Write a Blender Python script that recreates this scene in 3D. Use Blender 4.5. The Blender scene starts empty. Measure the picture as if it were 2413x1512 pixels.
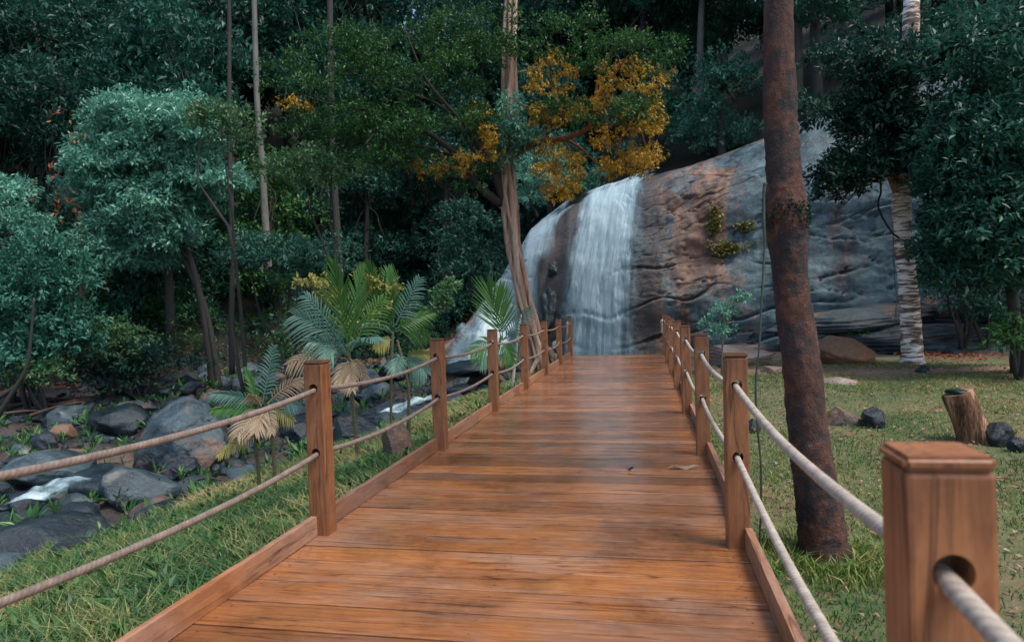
import bpy, bmesh, math, random
import numpy as np
from math import radians as R, sin, cos, pi

random.seed(7)
rng = np.random.default_rng(7)
SC = bpy.context.scene

# ------------------------------------------------------------------ camera
F = 682.7                                   # focal length in pixels at 1024 wide (24 mm)
CAMZ = 1.45
def _n(v):
    v = np.asarray(v, float); return v / np.linalg.norm(v)
Yc = _n((133.5, 17.5, F))                   # the boardwalk's direction seen by the camera
ro = R(1.5)
Zc = np.array((-sin(ro), cos(ro), 0.0)); Zc = _n(Zc - Yc * Zc.dot(Yc))
Xc = np.cross(Zc, Yc)                       # (right, up, forward) is left handed: x = z cross y
if Xc[0] < 0: Xc = -Xc
M3 = np.array([Xc, Yc, Zc])                 # world = M3 @ (right, up, forward)
import mathutils
cam_d = bpy.data.cameras.new("camera")
cam = bpy.data.objects.new("camera", cam_d)
SC.collection.objects.link(cam)
mw = mathutils.Matrix.Identity(4)
for i in range(3):
    mw[i][0] = M3[i][0]; mw[i][1] = M3[i][1]; mw[i][2] = -M3[i][2]
mw[2][3] = CAMZ
cam.matrix_world = mw
cam_d.lens = 24; cam_d.sensor_width = 36; cam_d.clip_end = 500; cam_d.clip_start = 0.05
cam_d.dof.use_dof = True; cam_d.dof.focus_distance = 6.5; cam_d.dof.aperture_fstop = 3.2
SC.camera = cam

# ------------------------------------------------------------------ light
SUN_EL, SUN_AZ = R(62), R(115)              # azimuth clockwise from +Y: behind the camera, to its right
w = bpy.data.worlds.new("World"); SC.world = w; w.use_nodes = True
nt = w.node_tree
sky = nt.nodes.new('ShaderNodeTexSky'); sky.sky_type = 'NISHITA'; sky.sun_disc = False
sky.sun_elevation = SUN_EL; sky.sun_rotation = SUN_AZ
sky.air_density = 1.0; sky.dust_density = 2.5; sky.ozone_density = 1.0
bg = nt.nodes['Background']; bg.inputs['Strength'].default_value = 0.145
nt.links.new(sky.outputs[0], bg.inputs[0])
sl = bpy.data.lights.new("sun", 'SUN'); sl.energy = 1.8; sl.angle = R(20); sl.color = (1.0, 0.95, 0.87)
so = bpy.data.objects.new("sun", sl); SC.collection.objects.link(so)
so.rotation_euler = (pi/2 - SUN_EL, 0, pi - SUN_AZ)
SC.view_settings.view_transform = 'Standard'; SC.view_settings.look = 'None'
SC.view_settings.exposure = 0.85; SC.view_settings.gamma = 1.0
SC.cycles.max_bounces = 6; SC.cycles.transparent_max_bounces = 12
SC.cycles.diffuse_bounces = 3

# ------------------------------------------------------------------ picture -> place helpers (2412 wide reading grid)
S = 1024 / 2412.0
def W(dx, dy, d):
    v = np.array((dx*S - 512, 320.5 - dy*S, F)) / F * d
    return M3 @ v + np.array((0, 0, CAMZ))
def depth(p):
    return float(M3[:, 2] @ (np.asarray(p, float) - np.array((0, 0, CAMZ))))

# ------------------------------------------------------------------ noise
def _h(ix, iy, iz, s):
    n = (ix.astype(np.int64)*374761393 + iy.astype(np.int64)*668265263 + iz.astype(np.int64)*2147483647 + s*974634777) & 0xffffffff
    n = ((n ^ (n >> 13)) * 1274126177) & 0xffffffff
    return ((n ^ (n >> 16)) & 0xffff) / 65535.0
def vnoise(p, s=0):
    p = np.asarray(p, float); i = np.floor(p); f = p - i; f = f*f*(3-2*f)
    x, y, z = i[..., 0], i[..., 1], i[..., 2]; fx, fy, fz = f[..., 0], f[..., 1], f[..., 2]
    r = 0
    for a in (0, 1):
        for b in (0, 1):
            for c in (0, 1):
                r = r + _h(x+a, y+b, z+c, s)*(fx if a else 1-fx)*(fy if b else 1-fy)*(fz if c else 1-fz)
    return r*2 - 1
def fbm(p, o=4, s=0, g=0.5):
    p = np.asarray(p, float); r = 0; a = 1.0
    for k in range(o):
        r = r + a*vnoise(p*(2.03**k) + 13.7*k, s+k); a *= g
    return r
def v3(x, y, z):
    return np.stack(np.broadcast_arrays(x, y, z), -1).astype(float)
def smooth(t):
    t = np.clip(t, 0, 1); return t*t*(3-2*t)

# ------------------------------------------------------------------ mesh helpers
def link(o, parent=None):
    SC.collection.objects.link(o)
    if parent is not None: o.parent = parent
    return o
def tag(o, label=None, cat=None, group=None, kind=None):
    if label: o['label'] = label
    if cat: o['category'] = cat
    if group: o['group'] = group
    if kind: o['kind'] = kind
    return o
def mesh(name, V, Fc, mat, tint=None, uv=None, smooth_=False):
    V = np.asarray(V, np.float32).reshape(-1, 3)
    me = bpy.data.meshes.new(name)
    if not isinstance(Fc, list): Fc = [Fc]
    Fc = [np.asarray(f, np.int32) for f in Fc if len(f)]
    me.vertices.add(len(V)); me.vertices.foreach_set('co', V.ravel())
    nl = sum(f.size for f in Fc); npoly = sum(len(f) for f in Fc)
    me.loops.add(nl); me.polygons.add(npoly)
    li = np.concatenate([f.ravel() for f in Fc])
    me.loops.foreach_set('vertex_index', li)
    tot = np.concatenate([np.full(len(f), f.shape[1], np.int32) for f in Fc])
    st = np.concatenate([[0], np.cumsum(tot)[:-1]]).astype(np.int32)
    me.polygons.foreach_set('loop_start', st); me.polygons.foreach_set('loop_total', tot)
    me.polygons.foreach_set('use_smooth', np.full(npoly, bool(smooth_)))
    me.update(calc_edges=True)
    if tint is not None:
        a = me.attributes.new('tint', 'FLOAT', 'POINT'); a.data.foreach_set('value', np.asarray(tint, np.float32))
    if uv is not None:
        l = me.uv_layers.new(name='UVMap'); l.data.foreach_set('uv', np.asarray(uv, np.float32)[li].ravel())
    me.materials.append(mat)
    return me
def obj(name, V, Fc, mat, parent=None, tint=None, uv=None, smooth_=False):
    me = mesh(name, V, Fc, mat, tint, uv, smooth_)
    return link(bpy.data.objects.new(name, me), parent)
def empty(name, loc):
    o = bpy.data.objects.new(name, None); o.location = tuple(float(c) for c in loc); o.empty_display_size = 0.3
    return link(o)
class MB:
    def __init__(s): s.V = []; s.F = []; s.T = []; s.U = []; s.n = 0
    def add(s, V, Fc, t=0.0, uv=None):
        V = np.asarray(V, float).reshape(-1, 3)
        s.V.append(V); s.F.append(np.asarray(Fc, np.int64) + s.n)
        s.T.append(np.broadcast_to(np.asarray(t, float), (len(V),)))
        s.U.append(np.zeros((len(V), 2)) if uv is None else uv); s.n += len(V)
    def obj(s, name, mat, parent=None, smooth_=False, org=None):
        V = np.concatenate(s.V)
        if org is not None: V = V - np.asarray(org, float)
        q = [f for f in s.F if f.shape[1] == 4]; t = [f for f in s.F if f.shape[1] == 3]
        Fs = ([np.concatenate(q)] if q else []) + ([np.concatenate(t)] if t else [])
        return obj(name, V, Fs, mat, parent, np.concatenate(s.T), np.concatenate(s.U), smooth_)
BOXF = np.array([[0,3,2,1],[4,5,6,7],[0,1,5,4],[1,2,6,5],[2,3,7,6],[3,0,4,7]])
def box(c, s):
    c = np.asarray(c, float); h = np.asarray(s, float)/2
    v = np.array([[-1,-1,-1],[1,-1,-1],[1,1,-1],[-1,1,-1],[-1,-1,1],[1,-1,1],[1,1,1],[-1,1,1]])*h + c
    return v, BOXF
def resample(P, n, rad=None):
    """Catmull-Rom through the points"""
    P = np.asarray(P, float); m = len(P)
    t = np.linspace(0, m-1, n); i = np.minimum(t.astype(int), m-2); f = (t-i)[:, None]
    g = lambda k: P[np.clip(k, 0, m-1)]
    a, b, c, d = g(i-1), g(i), g(i+1), g(i+2)
    Q = 0.5*((2*b) + (-a+c)*f + (2*a-5*b+4*c-d)*f**2 + (-a+3*b-3*c+d)*f**3)
    if rad is None: return Q
    return Q, np.interp(t, range(m), rad)
def tube(P, rad, seg=10, disp=None, cap=True):
    P = np.asarray(P, float); n = len(P); rad = np.broadcast_to(np.asarray(rad, float), (n,))
    T = np.gradient(P, axis=0); T /= np.linalg.norm(T, axis=1)[:, None] + 1e-9
    ref = np.array((0.0, 1.0, 0.05)) if abs(T[:, 1]).mean() < 0.8 else np.array((1.0, 0, 0.05))
    A = np.cross(T, ref); A /= np.linalg.norm(A, axis=1)[:, None]; B = np.cross(T, A)
    th = np.linspace(0, 2*pi, seg, endpoint=False)
    L = np.concatenate([[0], np.cumsum(np.linalg.norm(np.diff(P, axis=0), axis=1))])
    rr = rad[:, None]*np.ones(seg)
    dirs = A[:, None]*np.cos(th)[None, :, None] + B[:, None]*np.sin(th)[None, :, None]
    if disp is not None: rr = rr*(1 + disp(P[:, None] + dirs*rr[..., None], th[None, :], L[:, None]))
    V = (P[:, None] + dirs*rr[..., None]).reshape(-1, 3)
    uv = np.stack([np.tile(th/(2*pi), n), np.repeat(L, seg)], -1)
    i = np.arange(n-1)[:, None]*seg; j = np.arange(seg)[None]; k = (j+1) % seg
    Fc = np.stack([i+j, i+k, i+seg+k, i+seg+j], -1).reshape(-1, 4)
    if cap:
        V = np.concatenate([V, P[:1], P[-1:]]); uv = np.concatenate([uv, uv[:1], uv[-1:]])
        m = n*seg; j = np.arange(seg); k = (j+1) % seg
        Fc = np.concatenate([Fc, np.stack([np.full(seg, m), k, j, j], -1)[:0]])
        capf = np.concatenate([np.stack([np.full(seg, m), k, j], -1), np.stack([np.full(seg, m+1), (n-1)*seg+j, (n-1)*seg+k], -1)])
        return V, Fc, capf, uv
    return V, Fc, None, uv
def add_tube(mb, P, rad, seg=10, disp=None, t=0.0, n=None):
    if n: P, rad = resample(P, n, np.broadcast_to(rad, (len(P),)))
    V, Fc, c, uv = tube(P, rad, seg, disp)
    base = mb.n
    mb.add(V, Fc, t, uv)
    mb.F.append(np.asarray(c) + base)
def grid_faces(nu, nv):
    i = np.arange(nu-1)[:, None]*nv; j = np.arange(nv-1)[None]
    return np.stack([i+j, i+nv+j, i+nv+j+1, i+j+1], -1).reshape(-1, 4)

# ------------------------------------------------------------------ materials
def nm(name):
    m = bpy.data.materials.new(name); m.use_nodes = True
    t = m.node_tree; return m, t, t.nodes['Principled BSDF'], t.nodes['Material Output']
def N(t, typ, **k):
    n = t.nodes.new(typ)
    for a, b in k.items():
        if a.startswith('i_'):
            key = a[2:]; key = int(key) if key.isdigit() else key
            n.inputs[key].default_value = b
        else: setattr(n, a, b)
    return n
def ramp(t, src, stops):
    r = t.nodes.new('ShaderNodeValToRGB'); el = r.color_ramp.elements
    while len(el) < len(stops): el.new(0.5)
    for e, (p, c) in zip(el, stops): e.position = p; e.color = (*c, 1) if len(c) == 3 else c
    t.links.new(src, r.inputs[0]); return r.outputs[0]
def noise(t, scale, detail=4, rough=0.55, vec=None, stretch=None, distortion=0.0, coord='Object'):
    if vec is None: vec = t.nodes.new('ShaderNodeTexCoord').outputs[coord]
    if stretch:
        mp = t.nodes.new('ShaderNodeMapping'); mp.inputs['Scale'].default_value = stretch
        t.links.new(vec, mp.inputs[0]); vec = mp.outputs[0]
    n = N(t, 'ShaderNodeTexNoise'); n.inputs['Scale'].default_value = scale; n.inputs['Detail'].default_value = detail
    n.inputs['Roughness'].default_value = rough; n.inputs['Distortion'].default_value = distortion
    t.links.new(vec, n.inputs['Vector']); return n.outputs[0]
def mixc(t, fac, a, b, mode='MIX'):
    m = t.nodes.new('ShaderNodeMix'); m.data_type = 'RGBA'; m.blend_type = mode
    for s, v in ((0, fac), (6, a), (7, b)):
        if isinstance(v, (int, float)): m.inputs[s].default_value = v
        elif isinstance(v, tuple): m.inputs[s].default_value = (*v, 1)
        else: t.links.new(v, m.inputs[s])
    return m.outputs[2]
def math_(t, op, a, b=0.0, clamp=False):
    m = t.nodes.new('ShaderNodeMath'); m.operation = op; m.use_clamp = clamp
    for s, v in ((0, a), (1, b)):
        if isinstance(v, (int, float)): m.inputs[s].default_value = v
        else: t.links.new(v, m.inputs[s])
    return m.outputs[0]
def bump(t, b, h, strength=0.5, dist=0.02):
    n = N(t, 'ShaderNodeBump'); n.inputs['Strength'].default_value = strength; n.inputs['Distance'].default_value = dist
    t.links.new(h, n.inputs['Height']); t.links.new(n.outputs[0], b.inputs['Normal'])
def attr(t, name='tint'):
    n = t.nodes.new('ShaderNodeAttribute'); n.attribute_name = name; return n.outputs['Fac']
def leafmat(name, stops, rough=0.42, trans=0.3, spec=0.32, var=0.35):
    """colour runs along the leaf's own tint, each plant a little lighter or darker than its neighbour"""
    m, t, b, out = nm(name)
    oi = t.nodes.new('ShaderNodeObjectInfo')
    c = ramp(t, attr(t), stops)
    r = ramp(t, oi.outputs['Random'], [(0, (1-var,)*3), (1, (1+var*0.6,)*3)])
    c = mixc(t, 1.0, c, r, 'MULTIPLY')
    t.links.new(c, b.inputs['Base Color']); b.inputs['Roughness'].default_value = rough
    b.inputs['Specular IOR Level'].default_value = spec
    tr = t.nodes.new('ShaderNodeBsdfTranslucent'); t.links.new(c, tr.inputs[0])
    mx = t.nodes.new('ShaderNodeMixShader'); mx.inputs[0].default_value = trans
    t.links.new(b.outputs[0], mx.inputs[1]); t.links.new(tr.outputs[0], mx.inputs[2]); t.links.new(mx.outputs[0], out.inputs[0])
    return m
def barkmat(name, stops, scale=3.0, stretch=(1, 1, 0.25), rough=0.85, bs=0.8, bd=0.03):
    m, t, b, out = nm(name)
    n1 = noise(t, scale, 8, 0.65, stretch=stretch); n2 = noise(t, scale*6, 6, 0.7, stretch=stretch)
    f = math_(t, 'MULTIPLY_ADD', n2, 0.45); t.nodes[-1].inputs[2].default_value = 0
    f = math_(t, 'ADD', math_(t, 'MULTIPLY', n1, 0.6), math_(t, 'MULTIPLY', n2, 0.4))
    t.links.new(ramp(t, f, stops), b.inputs['Base Color']); b.inputs['Roughness'].default_value = rough
    bump(t, b, f, bs, bd); return m

LM = {}
LM['teal'] = leafmat('leaf_teal', [(0, (0.010, 0.055, 0.040)), (0.55, (0.038, 0.155, 0.105)), (1, (0.120, 0.310, 0.215))], 0.38)
LM['teal_pale'] = leafmat('leaf_pale_teal', [(0, (0.035, 0.140, 0.100)), (0.5, (0.125, 0.340, 0.245)), (1, (0.32, 0.58, 0.45))], 0.38, spec=0.35, var=0.15)
LM['dark'] = leafmat('leaf_dark', [(0, (0.006, 0.036, 0.028)), (0.6, (0.020, 0.092, 0.062)), (1, (0.070, 0.185, 0.125))], 0.42)
LM['green'] = leafmat('leaf_green', [(0, (0.012, 0.055, 0.014)), (0.6, (0.042, 0.145, 0.035)), (1, (0.150, 0.280, 0.075))], 0.4)
LM['bright'] = leafmat('leaf_bright', [(0, (0.030, 0.090, 0.035)), (0.6, (0.075, 0.180, 0.070)), (1, (0.30, 0.38, 0.20))], 0.4, var=0.1)
LM['orange'] = leafmat('leaf_orange', [(0, (0.09, 0.110, 0.015)), (0.25, (0.28, 0.17, 0.018)), (0.65, (0.50, 0.29, 0.030)), (1, (0.64, 0.45, 0.09))], 0.5, 0.35, var=0.1)
LM['palm'] = leafmat('palm_green', [(0, (0.025, 0.095, 0.020)), (0.6, (0.070, 0.190, 0.040)), (1, (0.17, 0.28, 0.06))], 0.35, 0.35, var=0.1)
LM['palm_blue'] = leafmat('palm_bluish', [(0, (0.060, 0.140, 0.100)), (0.6, (0.120, 0.240, 0.190)), (1, (0.20, 0.34, 0.28))], 0.35, 0.3, var=0.1)
LM['palm_dry'] = leafmat('palm_dry', [(0, (0.25, 0.17, 0.10)), (0.6, (0.42, 0.31, 0.20)), (1, (0.55, 0.45, 0.33))], 0.7, 0.3, var=0.1)
LM['palm_yellow'] = leafmat('palm_yellow', [(0, (0.16, 0.18, 0.03)), (0.6, (0.30, 0.27, 0.07)), (1, (0.42, 0.38, 0.14))], 0.5, 0.3, var=0.1)
LM['grass_l'] = leafmat('grass_bank', [(0, (0.035, 0.100, 0.035)), (0.35, (0.090, 0.170, 0.050)), (0.6, (0.26, 0.26, 0.09)), (1, (0.44, 0.34, 0.18))], 0.55, 0.25, var=0.0)
LM['grass_r'] = leafmat('grass_lawn', [(0, (0.045, 0.135, 0.026)), (0.45, (0.14, 0.220, 0.045)), (0.75, (0.33, 0.29, 0.09)), (1, (0.44, 0.32, 0.18))], 0.6, 0.2, var=0.0)
LM['litter'] = leafmat('litter', [(0, (0.10, 0.045, 0.025)), (0.5, (0.22, 0.11, 0.06)), (1, (0.36, 0.25, 0.17))], 0.7, 0.1, var=0.0)
LM['red'] = leafmat('leaf_red', [(0, (0.20, 0.05, 0.02)), (1, (0.42, 0.13, 0.05))], 0.5, 0.3, var=0.0)

BK = {}
BK['dark'] = barkmat('bark_dark', [(0.3, (0.010, 0.012, 0.011)), (0.7, (0.045, 0.040, 0.034))])
BK['grey'] = barkmat('bark_grey', [(0.3, (0.05, 0.055, 0.05)), (0.7, (0.20, 0.19, 0.16))], 5)
BK['fig'] = barkmat('bark_fig', [(0.34, (0.09, 0.052, 0.036)), (0.5, (0.34, 0.22, 0.155)), (0.64, (0.55, 0.42, 0.32))], 6, (1, 1, 0.12))
BK['redlimb'] = barkmat('bark_red_limb', [(0.3, (0.07, 0.025, 0.012)), (0.7, (0.30, 0.10, 0.04))], 5)
BK['palm'] = barkmat('palm_stem', [(0.3, (0.035, 0.045, 0.018)), (0.7, (0.16, 0.14, 0.07))], 20, (1, 1, 3))
BK['twig'] = barkmat('driftwood', [(0.3, (0.03, 0.02, 0.017)), (0.7, (0.13, 0.08, 0.058))], 14, (1, 1, 1))

def mk_redbark():
    m, t, b, out = nm('bark_red_brown')
    big = noise(t, 2.2, 4, 0.6); mid = noise(t, 14, 8, 0.7, stretch=(1, 1, 0.6)); fine = noise(t, 60, 4, 0.6)
    f = math_(t, 'ADD', math_(t, 'MULTIPLY', big, 0.45), math_(t, 'MULTIPLY', mid, 0.55))
    c = ramp(t, f, [(0.40, (0.010, 0.010, 0.012)), (0.48, (0.030, 0.017, 0.015)), (0.55, (0.080, 0.027, 0.015)), (0.66, (0.140, 0.062, 0.040))])
    li = noise(t, 26, 3, 0.5); lm = ramp(t, li, [(0.66, (0, 0, 0)), (0.72, (1, 1, 1))])
    c = mixc(t, math_(t, 'MULTIPLY', lm, 0.5), c, (0.15, 0.11, 0.09))
    t.links.new(c, b.inputs['Base Color']); b.inputs['Roughness'].default_value = 0.8
    bump(t, b, math_(t, 'ADD', mid, math_(t, 'MULTIPLY', fine, 0.4)), 1.0, 0.025); return m
BK['red'] = mk_redbark()
def mk_banded():
    m, t, b, out = nm('bark_banded')
    n = noise(t, 2.2, 6, 0.72, stretch=(0.9, 0.9, 6.0), distortion=0.5)
    n2 = noise(t, 1.0, 3, 0.5)
    f = math_(t, 'ADD', n, math_(t, 'MULTIPLY', math_(t, 'SUBTRACT', n2, 0.5), 0.25))
    c = ramp(t, f, [(0.42, (0.09, 0.060, 0.045)), (0.48, (0.28, 0.185, 0.135)), (0.51, (0.50, 0.40, 0.32)), (0.545, (0.88, 0.84, 0.78))])
    t.links.new(c, b.inputs['Base Color']); b.inputs['Roughness'].default_value = 0.8
    bump(t, b, f, 0.7, 0.03); return m
BK['band'] = mk_banded()

def rockmat(name, dark, mid, warm, wamt=0.5, rough=0.38, scale=1.6):
    m, t, b, out = nm(name)
    oi = t.nodes.new('ShaderNodeObjectInfo'); tc = t.nodes.new('ShaderNodeTexCoord')
    ad = t.nodes.new('ShaderNodeVectorMath'); ad.operation = 'ADD'
    t.links.new(tc.outputs['Object'], ad.inputs[0]); t.links.new(oi.outputs['Location'], ad.inputs[1])
    v = ad.outputs[0]
    n1 = noise(t, scale, 7, 0.62, vec=v); n2 = noise(t, scale*0.6, 4, 0.6, vec=v, distortion=0.6); n3 = noise(t, scale*9, 6, 0.7, vec=v)
    c = ramp(t, n1, [(0.35, dark), (0.68, mid)])
    wm = ramp(t, n2, [(0.64-wamt*0.35, (0, 0, 0)), (0.72-wamt*0.25, (1, 1, 1))])
    c = mixc(t, math_(t, 'MULTIPLY', wm, 0.85), c, warm)
    sp = ramp(t, n3, [(0.3, (0.65,)*3), (0.7, (1.35,)*3)])
    c = mixc(t, 1.0, c, sp, 'MULTIPLY')
    t.links.new(c, b.inputs['Base Color'])
    rr = ramp(t, n1, [(0.3, (rough-0.1,)*3), (0.7, (rough+0.2,)*3)]); t.links.new(rr, b.inputs['Roughness'])
    bump(t, b, math_(t, 'ADD', n1, math_(t, 'MULTIPLY', n3, 0.5)), 0.9, 0.07); return m
RK = {}
RK['wet'] = rockmat('rock_wet', (0.004, 0.010, 0.014), (0.015, 0.030, 0.037), (0.060, 0.048, 0.040), 0.12, 0.30)
RK['slab'] = rockmat('rock_slab', (0.016, 0.034, 0.043), (0.055, 0.090, 0.104), (0.16, 0.092, 0.062), 0.35, 0.36)
RK['brown'] = rockmat('rock_brown', (0.045, 0.034, 0.028), (0.12, 0.088, 0.070), (0.17, 0.095, 0.06), 0.5, 0.5)
RK['ledge'] = rockmat('rock_ledge', (0.014, 0.026, 0.032), (0.055, 0.080, 0.090), (0.20, 0.105, 0.060), 0.25, 0.5)
RK['orange'] = rockmat('rock_orange', (0.10, 0.060, 0.038), (0.22, 0.135, 0.085), (0.26, 0.12, 0.05), 0.7, 0.75)
RK['pink'] = rockmat('rock_pink', (0.16, 0.12, 0.10), (0.34, 0.27, 0.23), (0.33, 0.19, 0.13), 0.4, 0.6)
RK['pale'] = rockmat('rock_pale', (0.02, 0.036, 0.044), (0.075, 0.115, 0.13), (0.2, 0.2, 0.18), 0.1, 0.3)

def mk_cliffmat():
    m, t, b, out = nm('cliff_rock')
    tc = t.nodes.new('ShaderNodeTexCoord').outputs['Object']
    st = noise(t, 0.42, 5, 0.6, vec=tc, stretch=(1.5, 1, 0.30), distortion=0.5)      # broad patches drawn out down the face
    st2 = noise(t, 1.1, 7, 0.65, vec=tc, stretch=(1.5, 1, 0.14), distortion=0.4)     # narrow run-off stains
    la = noise(t, 1.0, 9, 0.66, vec=tc, stretch=(0.75, 1, 1.25), distortion=0.25)      # layers
    fi = noise(t, 9, 10, 0.78, vec=tc)
    sep = t.nodes.new('ShaderNodeSeparateXYZ'); t.links.new(tc, sep.inputs[0])
    blue = ramp(t, la, [(0.33, (0.048, 0.090, 0.102)), (0.55, (0.090, 0.155, 0.170)), (0.75, (0.16, 0.235, 0.25))])
    warm = ramp(t, la, [(0.32, (0.13, 0.066, 0.040)), (0.52, (0.27, 0.145, 0.092)), (0.74, (0.39, 0.25, 0.185))])
    # bluer to the right, warmer low in the middle
    xb = math_(t, 'MULTIPLY', math_(t, 'SUBTRACT', sep.outputs[0], 3.0), 0.016)
    k = math_(t, 'SUBTRACT', math_(t, 'ADD', math_(t, 'MULTIPLY', st, 0.6), math_(t, 'MULTIPLY', fi, 0.4)), xb)
    wm = ramp(t, k, [(0.475, (0, 0, 0)), (0.545, (1, 1, 1))])
    c = mixc(t, wm, blue, warm)
    dk = ramp(t, st2, [(0.38, (0.34, 0.42, 0.47)), (0.53, (1, 1, 1))])
    c = mixc(t, 0.9, c, dk, 'MULTIPLY')
    cr = ramp(t, noise(t, 1.1, 5, 0.6, vec=tc, stretch=(0.45, 1, 1.5), distortion=0.8), [(0.485, (1, 1, 1)), (0.499, (0.25, 0.25, 0.25)), (0.513, (1, 1, 1))])
    c = mixc(t, 1.0, c, ramp(t, fi, [(0.3, (0.6,)*3), (0.7, (1.35,)*3)]), 'MULTIPLY')
    at = attr(t)                                                                     # dark wet rock round the falls
    c = mixc(t, at, c, (0.030, 0.045, 0.052))
    t.links.new(c, b.inputs['Base Color']); t.links.new(ramp(t, st2, [(0.38, (0.3,)*3), (0.6, (0.62,)*3)]), b.inputs['Roughness'])
    h = math_(t, 'ADD', math_(t, 'MULTIPLY', la, 0.7), math_(t, 'MULTIPLY', fi, 0.6))
    bump(t, b, h, 0.9, 0.10); return m
CLIFF_M = mk_cliffmat()

def mk_wood(name, long_axis, warm=0.0, rough=0.33, lite=1.0):
    m, t, b, out = nm(name)
    oi = t.nodes.new('ShaderNodeObjectInfo'); tc = t.nodes.new('ShaderNodeTexCoord')
    ad = t.nodes.new('ShaderNodeVectorMath'); ad.operation = 'MULTIPLY_ADD'
    t.links.new(oi.outputs['Location'], ad.inputs[0]); ad.inputs[1].default_value = (3.1, 3.7, 2.3); t.links.new(tc.outputs['Object'], ad.inputs[2])
    cx = t.nodes.new('ShaderNodeCombineXYZ'); tt = attr(t)
    t.links.new(math_(t, 'MULTIPLY', tt, 37.0), cx.inputs[0]); t.links.new(math_(t, 'MULTIPLY', tt, 91.0), cx.inputs[2])
    a2 = t.nodes.new('ShaderNodeVectorMath'); a2.operation = 'ADD'; t.links.new(ad.outputs[0], a2.inputs[0]); t.links.new(cx.outputs[0], a2.inputs[1])
    v = a2.outputs[0]
    s = [1, 1, 1]; s[long_axis] = 0.10
    g = noise(t, 30, 8, 0.72, vec=v, stretch=tuple(s), distortion=1.1)
    s2 = [1, 1, 1]; s2[long_axis] = 0.35
    p = noise(t, 3.2, 5, 0.6, vec=v, stretch=tuple(s2), distortion=0.4)
    big = noise(t, 0.55, 4, 0.6, vec=tc.outputs['Object'])
    c = ramp(t, g, [(0.22, (0.13, 0.050, 0.021)), (0.46, (0.26, 0.102, 0.040)), (0.62, (0.34, 0.146, 0.055)), (0.80, (0.44, 0.215, 0.080))])
    grey = ramp(t, g, [(0.3, (0.17, 0.098, 0.070)), (0.7, (0.34, 0.215, 0.155))])
    pm = ramp(t, math_(t, 'ADD', math_(t, 'MULTIPLY', p, 0.6), math_(t, 'MULTIPLY', big, 0.4)), [(0.44+warm, (0, 0, 0)), (0.60+warm, (1, 1, 1))])
    c = mixc(t, math_(t, 'MULTIPLY', pm, 0.75), c, grey)
    cr_ = noise(t, 9, 3, 0.5, vec=v, stretch=tuple(s2[:long_axis] + [0.05] + s2[long_axis+1:]), distortion=0.6)
    c = mixc(t, 0.8, c, ramp(t, cr_, [(0.485, (1, 1, 1)), (0.5, (0.25, 0.2, 0.18)), (0.515, (1, 1, 1))]), 'MULTIPLY')
    st_ = noise(t, 1.3, 7, 0.7, vec=tc.outputs['Object'], distortion=0.3)
    c = mixc(t, 0.7, c, ramp(t, st_, [(0.36, (0.50, 0.46, 0.46)), (0.50, (1, 1, 1)), (0.66, (1.25, 1.22, 1.2))]), 'MULTIPLY')
    tv = ramp(t, tt, [(0, (0.66*lite, 0.64*lite, 0.64*lite)), (1, (1.26*lite, 1.22*lite, 1.16*lite))]); c = mixc(t, 1.0, c, tv, 'MULTIPLY')
    t.links.new(c, b.inputs['Base Color'])
    rr = ramp(t, p, [(0.35, (rough-0.10,)*3), (0.65, (rough+0.10,)*3)]); t.links.new(rr, b.inputs['Roughness'])
    b.inputs['Specular IOR Level'].default_value = 0.55
    bump(t, b, math_(t, 'ADD', g, math_(t, 'MULTIPLY', p, 0.6)), 0.2, 0.005); return m
WOOD_X = mk_wood('wood_decking', 0, 0.01, 0.17, 0.93); WOOD_Y = mk_wood('wood_kickboard', 1, -0.06, 0.5); WOOD_Z = mk_wood('wood_post', 2, 0.13, 0.5, 1.2)
def mk_rope(name, a, bb):
    m, t, b, out = nm(name)
    uv = t.nodes.new('ShaderNodeUVMap').outputs[0]
    sp = t.nodes.new('ShaderNodeSeparateXYZ'); t.links.new(uv, sp.inputs[0])
    ph = math_(t, 'ADD', math_(t, 'MULTIPLY', sp.outputs[0], 3*2*pi), math_(t, 'MULTIPLY', sp.outputs[1], 2*pi*3/0.075))
    wv = math_(t, 'ABSOLUTE', math_(t, 'SINE', math_(t, 'MULTIPLY', ph, 0.5)))
    n = noise(t, 18, 5, 0.7)
    c = ramp(t, n, [(0.3, a), (0.7, bb)])
    c = mixc(t, math_(t, 'MULTIPLY', math_(t, 'SUBTRACT', 1.0, wv), 0.35), c, tuple(x*0.4 for x in a))
    t.links.new(c, b.inputs['Base Color']); b.inputs['Roughness'].default_value = 0.85
    bump(t, b, wv, 0.25, 0.003); return m
ROPE_L = mk_rope('rope_grey', (0.12, 0.088, 0.070), (0.27, 0.205, 0.165)); ROPE_R = mk_rope('rope_cream', (0.26, 0.21, 0.17), (0.52, 0.45, 0.37))
def plain(name, col, rough=0.6, sc=8, k=0.35):
    m, t, b, out = nm(name); n = noise(t, sc, 5, 0.6)
    t.links.new(ramp(t, n, [(0.3, tuple(x*(1-k) for x in col)), (0.7, tuple(x*(1+k) for x in col))]), b.inputs['Base Color'])
    b.inputs['Roughness'].default_value = rough; bump(t, b, n, 0.4, 0.02); return m
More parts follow.
